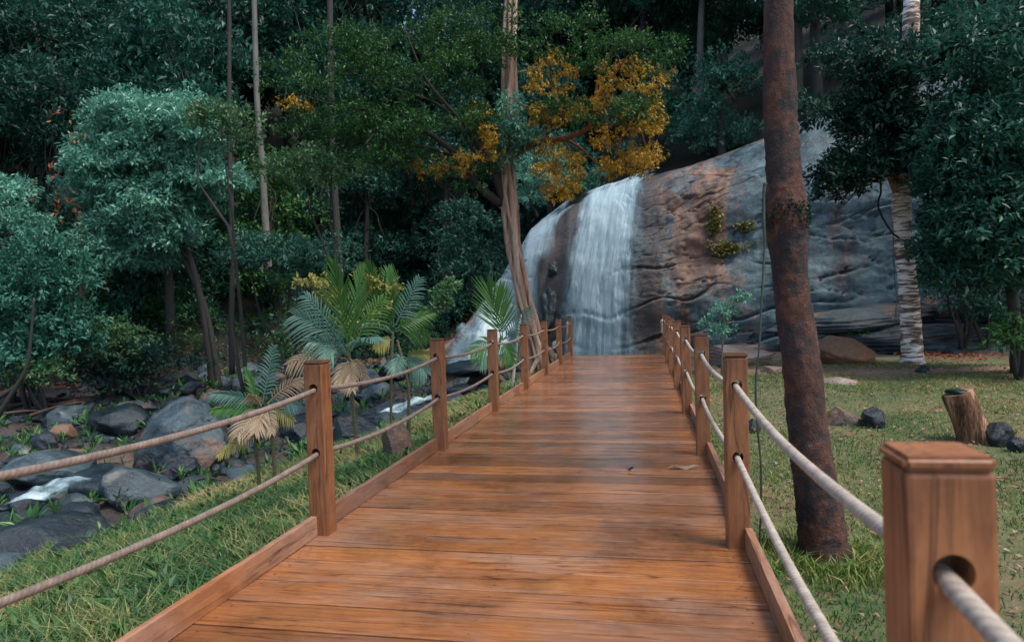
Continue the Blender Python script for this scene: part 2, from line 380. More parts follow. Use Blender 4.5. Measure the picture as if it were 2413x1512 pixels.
def mk_ground():
    m, t, b, out = nm('ground_soil')
    tc = t.nodes.new('ShaderNodeTexCoord').outputs['Object']
    n1 = noise(t, 0.8, 6, 0.6, vec=tc); n2 = noise(t, 9, 8, 0.7, vec=tc); n3 = noise(t, 40, 4, 0.6, vec=tc)
    f = math_(t, 'ADD', math_(t, 'MULTIPLY', n1, 0.5), math_(t, 'MULTIPLY', n2, 0.5))
    lawn = ramp(t, f, [(0.38, (0.045, 0.080, 0.025)), (0.5, (0.10, 0.110, 0.042)), (0.62, (0.19, 0.130, 0.075))])
    mud = ramp(t, f, [(0.42, (0.014, 0.018, 0.018)), (0.62, (0.075, 0.052, 0.042))])
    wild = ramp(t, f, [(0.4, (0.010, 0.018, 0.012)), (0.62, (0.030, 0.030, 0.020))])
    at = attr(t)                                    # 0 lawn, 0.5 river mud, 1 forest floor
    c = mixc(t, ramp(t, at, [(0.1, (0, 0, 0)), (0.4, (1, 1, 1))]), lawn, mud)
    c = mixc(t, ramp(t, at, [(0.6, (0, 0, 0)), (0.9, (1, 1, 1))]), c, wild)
    pa = t.nodes.new('ShaderNodeAttribute'); pa.attribute_name = 'trod'
    c = mixc(t, pa.outputs['Fac'], c, ramp(t, n2, [(0.3, (0.17, 0.095, 0.065)), (0.7, (0.36, 0.22, 0.16))]))
    t.links.new(c, b.inputs['Base Color']); t.links.new(ramp(t, at, [(0.2, (0.9,)*3), (0.45, (0.28,)*3), (0.7, (0.85,)*3)]), b.inputs['Roughness'])
    bump(t, b, math_(t, 'ADD', n2, math_(t, 'MULTIPLY', n3, 0.5)), 0.8, 0.05); return m
GROUND_M = mk_ground()
def mk_water():
    m, t, b, out = nm('river_water')
    n = noise(t, 3.0, 4, 0.6, stretch=(1, 0.5, 1))
    b.inputs['Base Color'].default_value = (0.035, 0.060, 0.062, 1); b.inputs['Roughness'].default_value = 0.08
    b.inputs['Alpha'].default_value = 0.82; bump(t, b, n, 0.5, 0.06); return m
WATER_M = mk_water()
def mk_fall(name, dens=0.5, seed=0.0, sx=1.0):
    """streaks in the water itself, along the way it runs (u across in metres, v down in metres)"""
    m, t, b, out = nm(name)
    uv = t.nodes.new('ShaderNodeUVMap').outputs[0]
    of = t.nodes.new('ShaderNodeVectorMath'); of.operation = 'ADD'; of.inputs[1].default_value = (seed, seed*1.7, seed)
    t.links.new(uv, of.inputs[0]); v = of.outputs[0]
    a = noise(t, 1.0, 6, 0.66, vec=v, stretch=(5.0*sx, 0.45, 1), distortion=0.5)
    c = noise(t, 1.0, 5, 0.7, vec=v, stretch=(1.6*sx, 0.28, 1), distortion=0.6)
    f = noise(t, 1.0, 5, 0.7, vec=v, stretch=(14*sx, 3.5, 1), distortion=0.3)
    at = attr(t)                                                     # how much water runs here
    s = math_(t, 'ADD', math_(t, 'ADD', math_(t, 'MULTIPLY', a, 0.5), math_(t, 'MULTIPLY', c, 0.3)), math_(t, 'MULTIPLY', f, 0.2))
    s = math_(t, 'ADD', s, math_(t, 'MULTIPLY', math_(t, 'SUBTRACT', at, 0.5), 0.55))
    al = ramp(t, s, [(0.38, (0.0,)*3), (0.52, (dens*0.45,)*3), (0.72, (min(dens*1.35, 1),)*3)])
    col = ramp(t, s, [(0.42, (0.17, 0.33, 0.39)), (0.70, (0.60, 0.75, 0.80))])
    t.links.new(col, b.inputs['Base Color']); b.inputs['Roughness'].default_value = 0.5
    tr = t.nodes.new('ShaderNodeBsdfTranslucent'); t.links.new(col, tr.inputs[0])
    mx = t.nodes.new('ShaderNodeMixShader'); mx.inputs[0].default_value = 0.25
    t.links.new(b.outputs[0], mx.inputs[1]); t.links.new(tr.outputs[0], mx.inputs[2])
    tp = t.nodes.new('ShaderNodeBsdfTransparent'); m2 = t.nodes.new('ShaderNodeMixShader')
    t.links.new(al, m2.inputs[0]); t.links.new(tp.outputs[0], m2.inputs[1]); t.links.new(mx.outputs[0], m2.inputs[2])
    t.links.new(m2.outputs[0], out.inputs[0]); bump(t, b, s, 0.15, 0.05)
    return m

# ------------------------------------------------------------------ the lie of the land
CX = [-12, -9, -6.4, -4.9, -3.1, 0, 4.9, 7.5, 10, 16, 25, 45]
CT = [-1.0, 0.1, 2.7, 4.75, 5.75, 6.55, 7.85, 8.9, 9.8, 10.3, 11, 12]
def ctop(x): return np.interp(x, CX, CT)
def cy0(x): return np.interp(x, [-12, -6, -3, 3, 8, 14, 20, 40], [31, 28.5, 26.5, 25, 23.6, 22.2, 21.5, 20])
def cD(x): return np.interp(x, [-12, -5, 3, 20], [1.5, 3.0, 4.2, 5.0])
def yb(x): return np.interp(x, [-60, -26, -20, -16, -10, -6], [12, 21, 25, 31, 34.5, 37])
def hgt(x, y):
    x = np.asarray(x, float); y = np.asarray(y, float)
    right = -0.68 + 0.036*np.clip(y, 0, 16.5)
    edge = np.interp(y, [0, 6, 12, 20], [-0.42, -0.30, -0.18, -0.2])
    riv = np.interp(y, [0, 15, 21, 24], [-1.78, -1.72, -1.2, -1.15])
    bx = np.interp(y, [0, 6, 10, 16, 20], [-7.6, -7.0, -6.7, -5.6, -3.4])
    tl = np.clip((-2.2 - x)/(-2.2 - bx), 0, 1)
    t = smooth((-x + bx + 0.5)/1.3)
    left = edge + (-1.22 - edge)*(0.35*tl + 0.65*smooth(tl)); left = left + (riv - left)*t
    h = np.where(x < -2.2, left, np.where(x > 0.75, right, right + (edge-right)*smooth((0.75-x)/2.95)))
    h = np.where(y > 19.8, np.minimum(h, np.interp(x, [2.5, 4.5], [-1.15, 9])), h)
    h = h + 0.05*fbm(v3(x*0.9, y*0.9, 0), 3, 5) + 0.22*t*(x < -2.2)*fbm(v3(x*1.3, y*1.3, 3), 3, 8)
    hill = -1.35 + 0.9*smooth((y-yb(x))/2.5) + 0.55*np.clip(y-yb(x)-1.0, 0, 70) + 0.5*fbm(v3(x*0.15, y*0.15, 0), 3, 11)*smooth((y-yb(x))/8)
    h = np.where((x < -4) & (y > yb(x)), np.maximum(hill, h), h)
    back = ctop(x) - 0.35 + 0.42*np.clip(y-(cy0(x)+cD(x))-1.0, 0, 60)
    bl = smooth((y-(cy0(x)+cD(x)-1.0))/2.0)
    h = np.where(x > -10.5, np.maximum(h, h + (back-h)*bl), h)
    h = h + 0.35*np.clip(x-13, 0, 40)*smooth((y-6)/10)
    return h
def G(dx, dy, z=None):
    """where the ray through a reading-grid point meets the ground"""
    for d in np.arange(1.5, 90, 0.05):
        p = W(dx, dy, d)
        if p[2] <= float(hgt(p[0], p[1])): return p
    return W(dx, dy, 60)
def gz(x, y): return float(hgt(x, y))

xs = np.unique(np.concatenate([np.linspace(-75, -20, 60), np.linspace(-20, 14, 230), np.linspace(14, 55, 40)]))
ys = np.unique(np.concatenate([np.linspace(-12, 0, 12), np.linspace(0, 26, 190), np.linspace(26, 100, 110)]))
XX, YY = np.meshgrid(xs, ys, indexing='ij'); ZZ = hgt(XX, YY)
bxg = np.interp(YY, [0, 6, 10, 16, 20], [-7.2, -6.6, -6.2, -5.2, -3.2])
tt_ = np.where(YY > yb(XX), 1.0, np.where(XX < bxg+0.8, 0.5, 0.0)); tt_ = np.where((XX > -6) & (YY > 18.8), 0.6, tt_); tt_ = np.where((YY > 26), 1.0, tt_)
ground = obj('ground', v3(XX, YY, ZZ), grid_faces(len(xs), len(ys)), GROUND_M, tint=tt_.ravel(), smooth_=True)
tr_ = (np.exp(-((YY-(15.3+0.05*XX+0.25*np.sin(XX)))/0.45)**2)*(XX > 1.5)).ravel()
a_ = ground.data.attributes.new('trod', 'FLOAT', 'POINT'); a_.data.foreach_set('value', tr_.astype(np.float32))
tag(ground, kind='structure')

# river water
gx = np.linspace(-34, -1.2, 130); gy = np.linspace(-4, 37, 160); A, B = np.meshgrid(gx, gy, indexing='ij')
wz = np.interp(B, [0, 15, 21, 24], [-1.78, -1.74, -1.22, -1.17]) + 0.015*fbm(v3(A*2, B*2, 0), 3, 3)
river = obj('river', v3(A, B, wz), grid_faces(130, 160), WATER_M, smooth_=True); tag(river, kind='structure')

# ------------------------------------------------------------------ cliff
def cliff_pt(x, u, out=0.0):
    """x along the face, u 0..1 up the dome and over it (to 1.35), out = metres proud of the rock"""
    x = np.asarray(x, float); u = np.asarray(u, float)
    zb = -1.3; H = ctop(x) - zb; D = cD(x)
    a = np.clip(u, 0, 1)*pi/2
    y = cy0(x) + D*(1-np.cos(a)**0.9) + np.clip(u-1, 0, 1)*9; z = zb + H*np.sin(a)**0.95 + np.clip(u-1, 0, 1)*0.6
    # normal in the y-z plane
    ny = -np.cos(a)*H; nz = np.sin(a)*D; l = np.sqrt(ny*ny+nz*nz)+1e-6; ny /= l; nz /= l
    q = v3(x*0.35, y*0.35, z*0.55)
    d = 0.30*fbm(q, 3, 21)
    s = z*0.80 - 0.13*x + 0.75*fbm(v3(x*0.25, 0, z*0.25), 3, 31)
    def crack(s_, wd, dep, mk_):
        fr = s_ - np.floor(s_); return dep*(np.where(fr < 1-wd, 0.35*fr, 0.35-((fr-1+wd)/wd)*1.35))*np.clip(mk_, 0, 1)
    d = d + crack(s, 0.10, 0.30, 0.35+2.2*fbm(v3(x*0.33, 5, z*0.6), 3, 77))*(1-0.6*smooth((z-5)/2.5))
    s2 = z*2.1 - 0.34*x + 1.1*fbm(v3(x*0.55, 2, z*0.6), 4, 51)
    d = d + crack(s2, 0.16, 0.07, -0.15+2.4*fbm(v3(x*0.6, 9, z*1.1), 3, 88))
    s3 = x*0.42 + 0.5*z + 1.3*fbm(v3(x*0.4, 7, z*0.8), 4, 58)
    d = d + crack(s3, 0.06, 0.16, 2.2*fbm(v3(x*0.5, 19, z*0.5), 3, 98))
    d = d + 0.045*fbm(v3(x*1.8, y*1.8, z*2.0), 5, 61, 0.62)
    d = d*(0.3+0.7*smooth((x+1.5)/2.5))*(1-0.75*smooth((u-0.62)/0.3))
    d = d + out
    return v3(x, y + ny*d, z + nz*d)
nx_, nu_ = 620, 300
cxs = np.linspace(-11, 36, nx_); cus = np.concatenate([np.linspace(0, 1, nu_-30), np.linspace(1.01, 1.6, 30)])
CXg, CUg = np.meshgrid(cxs, cus, indexing='ij')
def main_edges(u):      # the big fall: left and right edge in metres
    l = np.interp(u, [0, 0.25, 0.5, 0.8, 1.0], [-3.65, -3.35, -2.95, -2.6, -2.3]); r = np.interp(u, [0, 0.3, 0.5, 0.8, 1.0], [-0.25, -0.2, 0.0, 0.3, 0.7])
    return l, r
def left_edges(u):
    l = np.interp(u, [0, 0.4, 1.0], [-9.6, -8.6, -7.0]); r = np.interp(u, [0, 0.4, 0.7, 1.0], [-3.6, -3.5, -3.15, -2.5])
    return l, r
ml, mr = main_edges(CUg); wetm = np.clip(1-np.maximum(ml-0.3-CXg, CXg-mr-0.1)/0.9, 0, 1)
wetn = smooth(wetm + 0.35*fbm(v3(CXg*1.2, CUg*3, 0), 3, 91)*(wetm > 0)*(wetm < 1))
wetn = np.where(CXg < -3.2, np.maximum(wetn, 0.75*smooth((0.62-CUg)/0.2)), wetn)
cliff = obj('cliff', cliff_pt(CXg, CUg), grid_faces(nx_, nu_), CLIFF_M, tint=np.clip(wetn*0.8, 0, 1).ravel(), smooth_=True)
cliff['label'] = 'domed blue grey and rust brown rock face beside the waterfall'; tag(cliff, kind='structure')

def fall_sheet(name, mat, edges, u0, u1, out, n=(90, 150), gap=None, parent=None, seed=0):
    us = np.linspace(u1, u0, n[1]); l, r = edges(us)
    f = np.linspace(0, 1, n[0])
    X = l[None] + (r-l)[None]*f[:, None]; U = np.broadcast_to(us, X.shape)
    o = out + 0.05*fbm(v3(X*2, U*2, seed), 3, 5+seed) + 0.22*smooth((0.5-U)/0.5)
    Pp = cliff_pt(X, U, o)
    Ld = np.concatenate([np.zeros((n[0], 1)), np.cumsum(np.linalg.norm(np.diff(Pp, axis=1), axis=2), axis=1)], 1)
    uv = np.stack([f[:, None]*(r-l).mean() + np.zeros_like(X), Ld], -1).reshape(-1, 2)
    e = np.minimum(f, 1-f)[:, None]*np.ones_like(X)
    e = e + 0.10*fbm(v3(X*1.3, U*4.5, 3+seed), 4, 55+seed)
    t = smooth(e/0.22)*0.72 + 0.08 - 0.24*smooth((0.70-U)/0.6) + 0.10*smooth((0.14-U)/0.14)
    if gap is not None: t = t*gap(X, U)
    return obj(name, Pp, grid_faces(n[0], n[1]), mat, parent, tint=t.ravel(), uv=uv, smooth_=True)
fe = empty('waterfall', cliff_pt(-1.6, 0.0)); tag(fe, 'wide white main waterfall sliding down the rock dome behind the boardwalk end', 'waterfall')
def mgap(X, U): return 1.0 - 0.55*smooth((X-0.0)/0.4)*smooth((0.6-U)/0.2)
for k, (dn, o_) in enumerate(((0.72, 0.06), (0.62, 0.20), (0.50, 0.34))):
    ob = fall_sheet('water_sheet', mk_fall('fall_water', dn, 3.1*k, 1.0+0.3*k), main_edges, 0.0, 1.03, o_, gap=mgap, seed=k)
    ob.parent = fe; ob.matrix_parent_inverse = mathutils.Matrix.Translation(fe.location).inverted()
def veil_edges(u): l, r = main_edges(u); return l-0.35*smooth((0.8-u)/0.5), r+0.75*smooth((0.95-u)/0.6)
ob = fall_sheet('water_sheet', mk_fall('fall_water', 0.5, 41.0, 0.8), veil_edges, 0.0, 1.0, 0.05, parent=None, seed=4, gap=lambda X, U: 0.78+0*X)
ob.parent = fe; ob.matrix_parent_inverse = mathutils.Matrix.Translation(fe.location).inverted()
le = empty('waterfall', cliff_pt(-5.6, 0.0)); tag(le, 'smaller waterfall running down left of the main fall behind the fig trunk', 'waterfall')
def lgap(X, U): return 1.10 + 0.15*smooth((U-0.6)/0.2) - 0.55*smooth((X+4.6)/0.5)*smooth((0.55-U)/0.1)
for k, (dn, o_) in enumerate(((0.62, 0.06), (0.55, 0.20), (0.4, 0.3))):
    ob = fall_sheet('water_sheet', mk_fall('fall_water', dn, 20+3.1*k, 1.0+0.3*k), left_edges, 0.0, 1.03, o_, gap=lgap, seed=5+k)
    ob.parent = le; ob.matrix_parent_inverse = mathutils.Matrix.Translation(le.location).inverted()
# foaming steps below the left fall
FO = mk_fall('foam_water', 1.0, 50, 0.35)
rows = [((1148, 712), (1240, 700), 29.0), ((1110, 742), (1240, 735), 28.3), ((1070, 765), (1240, 765), 27.6), ((1052, 790), (1232, 800), 26.6), ((1035, 820), (1225, 832), 25.4), ((1020, 852), (1215, 858), 23.6)]
La = resample([W(a[0], a[1], d) for a, b_, d in rows], 60); Ra = resample([W(b_[0], b_[1], d+0.5) for a, b_, d in rows], 60)
f = np.linspace(0, 1, 50)[:, None, None]; Pf = La[None]*(1-f) + Ra[None]*f
Pf = Pf + np.array((0, 0, 1.0))*(0.10*fbm(Pf*1.6, 4, 9)[..., None]) - np.array((0, 0.3, 0))*fbm(Pf*0.9, 3, 19)[..., None]
e = (np.minimum(f, 1-f)[:, :, 0]*np.ones((50, 60)))
vv = np.linspace(0, 1, 60)[None]*np.ones((50, 1))
uvf = np.stack([f[:, :, 0]*4*np.ones((50, 60)), vv*5], -1).reshape(-1, 2)
ob = obj('foam', Pf, grid_faces(50, 60), FO, None, tint=(smooth((e-0.04+0.16*fbm(Pf*1.5, 3, 4))/0.42)*0.85*(1-0.25*smooth((vv-0.8)/0.2)) + 0.02).ravel(), uv=uvf, smooth_=True)
ob.parent = le; ob.matrix_parent_inverse = mathutils.Matrix.Translation(le.location).inverted()


# ------------------------------------------------------------------ rocks
def ico(sub):
    bm = bmesh.new(); bmesh.ops.create_icosphere(bm, subdivisions=sub, radius=1)
    V = np.array([v.co[:] for v in bm.verts]); Fc = np.array([[v.index for v in f_.verts] for f_ in bm.faces]); bm.free(); return V, Fc
ICO = {k: ico(k) for k in (3, 4, 5)}
def rock_shape(seed, sub=4, planes=13, cut=0.72, rough=0.10, strata=0.0):
    V, Fc = ICO[sub]; V = V.copy(); r_ = np.random.default_rng(seed)
    V *= 1 + 0.22*fbm(V*0.9 + seed*3.3, 2, seed)[:, None]
    for k in range(planes):
        n = r_.normal(size=3); n /= np.linalg.norm(n); o = cut*(0.85+0.35*r_.random())
        dd = V @ n - o; V = V - np.clip(dd, 0, None)[:, None]*n*0.985
    nn = V/np.linalg.norm(V, axis=1)[:, None]
    V = V + nn*(rough*0.6*fbm(V*2.3 + seed, 4, seed+1, 0.55))[:, None]
    if strata:
        s = V[:, 2]*5 + 0.7*fbm(V*1.2+seed, 2, seed+4); fr = s-np.floor(s)
        V[:, :2] *= (1 + strata*(fr-0.5))[:, None]
    V /= np.abs(V).max(0); return V, Fc
def rock(name, p, size, mat, seed, rot=0.0, tilt=(0, 0), sub=4, label=None, group=None, cut=0.72, rough=0.10, strata=0.0, cat='rock'):
    V, Fc = rock_shape(seed, sub, 14, cut, rough, strata)
    V = V*np.asarray(size, float)/2
    e_ = mathutils.Euler((tilt[0], tilt[1], rot)).to_matrix(); V = V @ np.array(e_).T
    o = obj(name, V, Fc, mat, smooth_=True); o.location = tuple(float(c) for c in p)
    tag(o, label, cat, group); return o
def hull_rock(name, pts, mat, seed, label, cat='boulder', amp=0.05):
    bm = bmesh.new(); vs = [bm.verts.new(tuple(p)) for p in pts]; r_ = bmesh.ops.convex_hull(bm, input=vs)
    bmesh.ops.delete(bm, geom=[v for v in bm.verts if not v.link_faces], context='VERTS')
    bmesh.ops.bevel(bm, geom=list(bm.edges), offset=0.09, segments=2, affect='EDGES', profile=0.6)
    bmesh.ops.triangulate(bm, faces=bm.faces)
    for _ in range(7):
        es = [e for e in bm.edges if e.calc_length() > 0.09]
        if not es: break
        bmesh.ops.subdivide_edges(bm, edges=es, cuts=1); bmesh.ops.triangulate(bm, faces=bm.faces)
    bm.normal_update(); c = np.mean([v.co[:] for v in bm.verts], axis=0)
    V = np.array([v.co[:] for v in bm.verts]); Nn = np.array([v.normal[:] for v in bm.verts]); Fc = np.array([[v.index for v in f_.verts] for f_ in bm.faces]); 
    bm.verts.index_update(); Fc = np.array([[v.index for v in f_.verts] for f_ in bm.faces]); bm.free()
    ax = V[:, 0]*0.75 - V[:, 2]*0.62
    gr = ax*2.3 + 0.5*fbm(V*1.1, 3, seed); fr = gr-np.floor(gr)
    V = V + Nn*(amp*fbm(V*2.2, 5, seed, 0.6) + amp*1.2*np.where(fr < .85, fr*.4, .4-(fr-.85)/.15))[:, None]
    o = obj(name, V-c, Fc, mat, smooth_=True); o.location = tuple(c); tag(o, label, cat); return o
def rock_at(name, dx, dyb, wd, hd, mat, seed, label, sink=0.25, rot=None, tilt=(0, 0), dd=0.9, group=None, sub=4, **k):
    """dx, dyb: foot of the rock on the reading grid; wd, hd: its width and height there"""
    p = G(dx, dyb); d = depth(p); wm = wd*S*d/F; hm = hd*S*d/F
    H = hm/(1-sink)
    q = np.array(p); q[1] += wm*dd*0.35; q[2] = p[2] + hm - H/2
    return rock(name, q, (wm, wm*dd, H), mat, seed, 0.0 if rot is None else rot, tilt, sub, label, group, **k)

_f = depth(G(430, 1108)) - 0.1
hull_rock('boulder', [W(318, 1120, _f+.1), W(322, 1060, _f), W(350, 985, _f+.3), W(425, 932, _f+.9), W(455, 926, _f+1.0), W(520, 985, _f+.7), W(534, 1050, _f+.4), W(480, 1112, _f), W(440, 1140, _f-.1), W(400, 1010, _f-.15), W(345, 1040, _f+1.8), W(440, 950, _f+2.2), W(540, 1010, _f+2.2), W(520, 1110, _f+2.0), W(360, 1130, _f+2.0)], RK['slab'], 12, 'big grey slanted boulder with rusty patches in the river bed')
rock_at('boulder', 245, 1035, 175, 78, RK['wet'], 5, 'broad domed dark boulder left of the big slanted one', 0.35, cat='boulder', sub=5)
_f = depth(G(230, 1185)) - 0.05
hull_rock('boulder', [W(165, 1195, _f+.2), W(158, 1145, _f), W(172, 1110, _f+.5), W(235, 1088, _f+1.2), W(285, 1086, _f+1.3), W(300, 1120, _f+.5), W(250, 1150, _f-.1), W(245, 1195, _f), W(315, 1180, _f+.6), W(325, 1120, _f+1.2), W(190, 1130, _f+1.7), W(310, 1170, _f+1.6)], RK['wet'], 23, 'dark wet flat-topped boulder just right of the white rapid', amp=0.03)
rock_at('boulder', 55, 1150, 240, 80, RK['pale'], 31, 'low flat boulder with a pale wet top behind the white rapid', 0.3, sub=5, cat='boulder')
rock_at('boulder', 155, 1265, 112, 76, RK['wet'], 8, 'smooth rounded dark boulder at the edge of the bank grass', 0.2, sub=5, cut=0.85, rough=0.04, cat='boulder')
rock_at('boulder', 415, 1130, 95, 55, RK['wet'], 44, 'small wet boulder at the foot of the big slanted one', 0.3, cat='boulder')
rock_at('boulder', 30, 1215, 110, 50, RK['wet'], 51, 'dark boulder at the left edge below the rapid', 0.3, cat='boulder')
rock_at('boulder', 60, 1262, 100, 40, RK['wet'], 52, 'low dark boulder beside the smooth rounded one', 0.3, cat='boulder')
rock_at('boulder', 330, 1225, 120, 50, RK['brown'], 53, 'low brown rock half sunk in the bank grass', 0.4, cat='boulder')
rock_at('boulder', 430, 1165, 110, 40, RK['wet'], 54, 'flat teal grey rock against the bank grass', 0.4, cat='boulder')
rock_at('boulder', 125, 1040, 80, 45, RK['brown'], 55, 'brown boulder left of the broad domed one', 0.3, cat='boulder')
rock_at('boulder', 90, 1060, 70, 40, RK['wet'], 56, 'dark mossy boulder in front of the brown one', 0.3, cat='boulder')
rock_at('boulder', 35, 1075, 50, 30, RK['pale'], 57, 'small pale boulder near the left edge above the rope', 0.3, cat='boulder')
rock_at('boulder', 480, 960, 70, 40, RK['slab'], 58, 'grey boulder peeping out behind the top of the slanted one', 0.3, cat='boulder')
rock_at('boulder', 900, 1010, 210, 60, RK['ledge'], 61, 'dark layered boulder behind the palm stems', 0.3, 0.2, (0, -0.12), strata=0.12, sub=5, cat='boulder')
rock_at('boulder', 860, 950, 160, 40, RK['wet'], 62, 'long low boulder beyond the layered one', 0.3, cat='boulder')
rock_at('boulder', 690, 1040, 90, 50, RK['wet'], 63, 'angular dark boulder left of the first post', 0.3, cut=0.6, cat='boulder')
rock_at('boulder', 820, 1020, 80, 45, RK['wet'], 64, 'angular boulder right of the first post', 0.3, cut=0.6, cat='boulder')
rock_at('boulder', 925, 1090, 85, 95, RK['brown'], 65, 'reddish pointed rock at the foot of the thick palm stem', 0.2, 0, (0, -0.2), cut=0.65, cat='boulder')
rock_at('boulder', 1130, 890, 140, 50, RK['brown'], 66, 'brown boulder between the second and third left posts', 0.3, cat='boulder')
rock_at('boulder', 1100, 850, 90, 30, RK['wet'], 67, 'dark boulder in front of the foaming pool', 0.3, cat='boulder')
rock_at('boulder', 560, 1010, 90, 40, RK['wet'], 68, 'dark boulder right of the slanted one', 0.3, cat='boulder')
rock_at('boulder', 545, 1105, 60, 28, RK['wet'], 69, 'small dark rock lying in the brown mud', 0.3, cat='boulder')
# loose stones: a few shapes, many places
stones = []
for k in range(7):
    V, Fc = rock_shape(200+k, 4, 13, 0.66, 0.10)
    stones.append(mesh('stone', V/2, Fc, RK[('wet', 'wet', 'slab', 'brown', 'wet', 'pale', 'wet')[k]], smooth_=True))
nst = 0
for k in range(1500):
    if nst >= 295: break
    x = rng.uniform(-22, -4.2); y = rng.uniform(6, 31)
    bx_ = np.interp(y, [0, 6, 10, 16, 20], [-7.2, -6.6, -6.2, -5.2, -3.2])
    if x > bx_ + 0.9 or y > yb(x) + 0.5: continue
    v = M3.T @ (np.array((x, y, -1.7)) - np.array((0, 0, CAMZ)))
    if v[2] < 3 or abs(v[0]/v[2]*F) > 530: continue
    s_ = 0.28 + 1.0*rng.random()**2.0
    o = bpy.data.objects.new('stone', stones[rng.integers(7)]); link(o)
    o.location = (x, y, gz(x, y) + s_*0.14); o.scale = (s_*(0.8+0.6*rng.random()), s_*(0.8+0.5*rng.random()), s_*(0.5+0.3*rng.random()))
    o.rotation_euler = (rng.uniform(-.25, .25), rng.uniform(-.25, .25), rng.uniform(0, 6.28))
    tag(o, 'one of the loose dark stones strewn between the boulders of the river bed', 'stone', 'loose stones in the river bed'); nst += 1
# small pebbles
m_ = MB(); pv, pf = ico(1) if False else (lambda bm: (bmesh.ops.create_icosphere(bm, subdivisions=2, radius=1), np.array([v.co[:] for v in bm.verts]), np.array([[v.index for v in f_.verts] for f_ in bm.faces])))(bmesh.new())[1:]
r_ = np.random.default_rng(66); n = 5200; x = r_.uniform(-20, -4, n); y = 5 + 24*r_.random(n)**1.3
k_ = (x < np.interp(y, [0, 6, 10, 16, 20], [-7.6, -7.0, -6.7, -5.6, -3.4])+.3) & (y < yb(x)+.5); x = x[k_]; y = y[k_]; n = len(x); sz = 0.035 + 0.10*r_.random(n)**2
V = pv[None]*(1+0.35*vnoise(pv[None]*1.3+r_.uniform(0, 90, (n, 1, 3)), 3))[..., None]*sz[:, None, None]*r_.uniform(.6, 1.3, (n, 1, 3)) + v3(x, y, hgt(x, y)+sz*.3)[:, None]
m_.add(V.reshape(-1, 3), (pf[None]+len(pv)*np.arange(n)[:, None, None]).reshape(-1, 3)); o = m_.obj('pebbles', RK['wet']); tag(o, 'small dark wet pebbles covering the river bed', 'pebbles', kind='stuff')
# right side rocks
rock_at('boulder', 2065, 1008, 78, 56, RK['wet'], 71, 'dark grey rounded rock in the lawn beside a mound of dead leaves', 0.25, 0.4, (0, 0.35), cat='boulder')
rock_at('boulder', 1990, 1002, 90, 42, RK['brown'], 72, 'low brown leaf-strewn rock left of the dark one in the lawn', 0.4, cat='boulder')
rock_at('boulder', 2366, 1052, 60, 58, RK['wet'], 73, 'dark rock standing beside the leaning stump', 0.2, cut=0.85, rough=0.04, cat='boulder')
rock_at('boulder', 2405, 1066, 46, 36, RK['wet'], 74, 'small dark rock at the right edge below the stump', 0.2, cat='boulder')
rock_at('boulder', 1990, 858, 170, 66, RK['orange'], 75, 'long orange brown boulder at the foot of the cliff', 0.2, 0, (0, 0.06), sub=5, cut=0.8, cat='boulder')
rock_at('boulder', 1745, 862, 180, 46, RK['pink'], 76, 'flat pinkish layered boulder left of the red trunk', 0.3, 0, (0, 0.05), strata=0.2, sub=5, cat='boulder')
rock_at('boulder', 1825, 880, 70, 22, RK['pink'], 77, 'small flat pink slab in front of the layered boulder', 0.3, cat='boulder')
rock_at('boulder', 1995, 905, 110, 16, RK['pink'], 78, 'flat grey stone flush with the lawn behind the red trunk', 0.6, cat='boulder')
rock_at('boulder', 1775, 1020, 40, 34, RK['wet'], 79, 'small dark rock behind the second right post', 0.3, cat='boulder')
rock_at('boulder', 2178, 878, 30, 18, RK['wet'], 80, 'small dark rock at the foot of the banded tree', 0.3, cat='boulder')
for k, (x, y, z, sx, sz) in enumerate(((7.2, 20.6, 0.25, 5.2, 0.9), (8.8, 19.4, -0.05, 4.6, 0.55), (10.8, 20.8, 0.45, 5.5, 0.9), (6.0, 21.6, 0.75, 5.5, 0.9), (9.6, 21.6, 1.2, 5.5, 1.0), (12.2, 19.6, 0.1, 5.0, 0.6), (11.3, 18.2, -0.2, 4.4, 0.4), (4.0, 22.3, -0.4, 5.0, 1.2), (13, 21.5, 1.9, 6.0, 1.3))):
    rock('rock_ledge', (x, y, z), (sx, 3.0, sz), RK['ledge'], 300+k, 0.08*k-0.3, (0.12, -0.06), 5,
         'one of the low dark stepped ledges below the cliff behind the banded tree', 'stepped rock ledges at the foot of the cliff', 0.75, 0.12, 0.10, cat='rock ledge')
# rocks of the left fall
rock('boulder', W(1290, 735, 26.5), (0.8, 1.0, 2.0), RK['wet'], 401, 0, (0, 0.1), 5, 'jagged dark rock jutting out between the two falls', None, 0.6, 0.22, cat='boulder')
rock('boulder', W(1308, 640, 27.9), (0.7, 1.0, 1.1), RK['wet'], 402, 0.3, (0, 0.3), 5, 'dark rib of rock high between the two falls', None, 0.65, 0.2, cat='boulder')
rock('boulder', W(1120, 865, 21.5), (2.2, 1.2, 0.6), RK['wet'], 403, 0, (0, 0), 4, 'wet boulder below the foaming steps', None, 0.7, 0.12, cat='boulder')

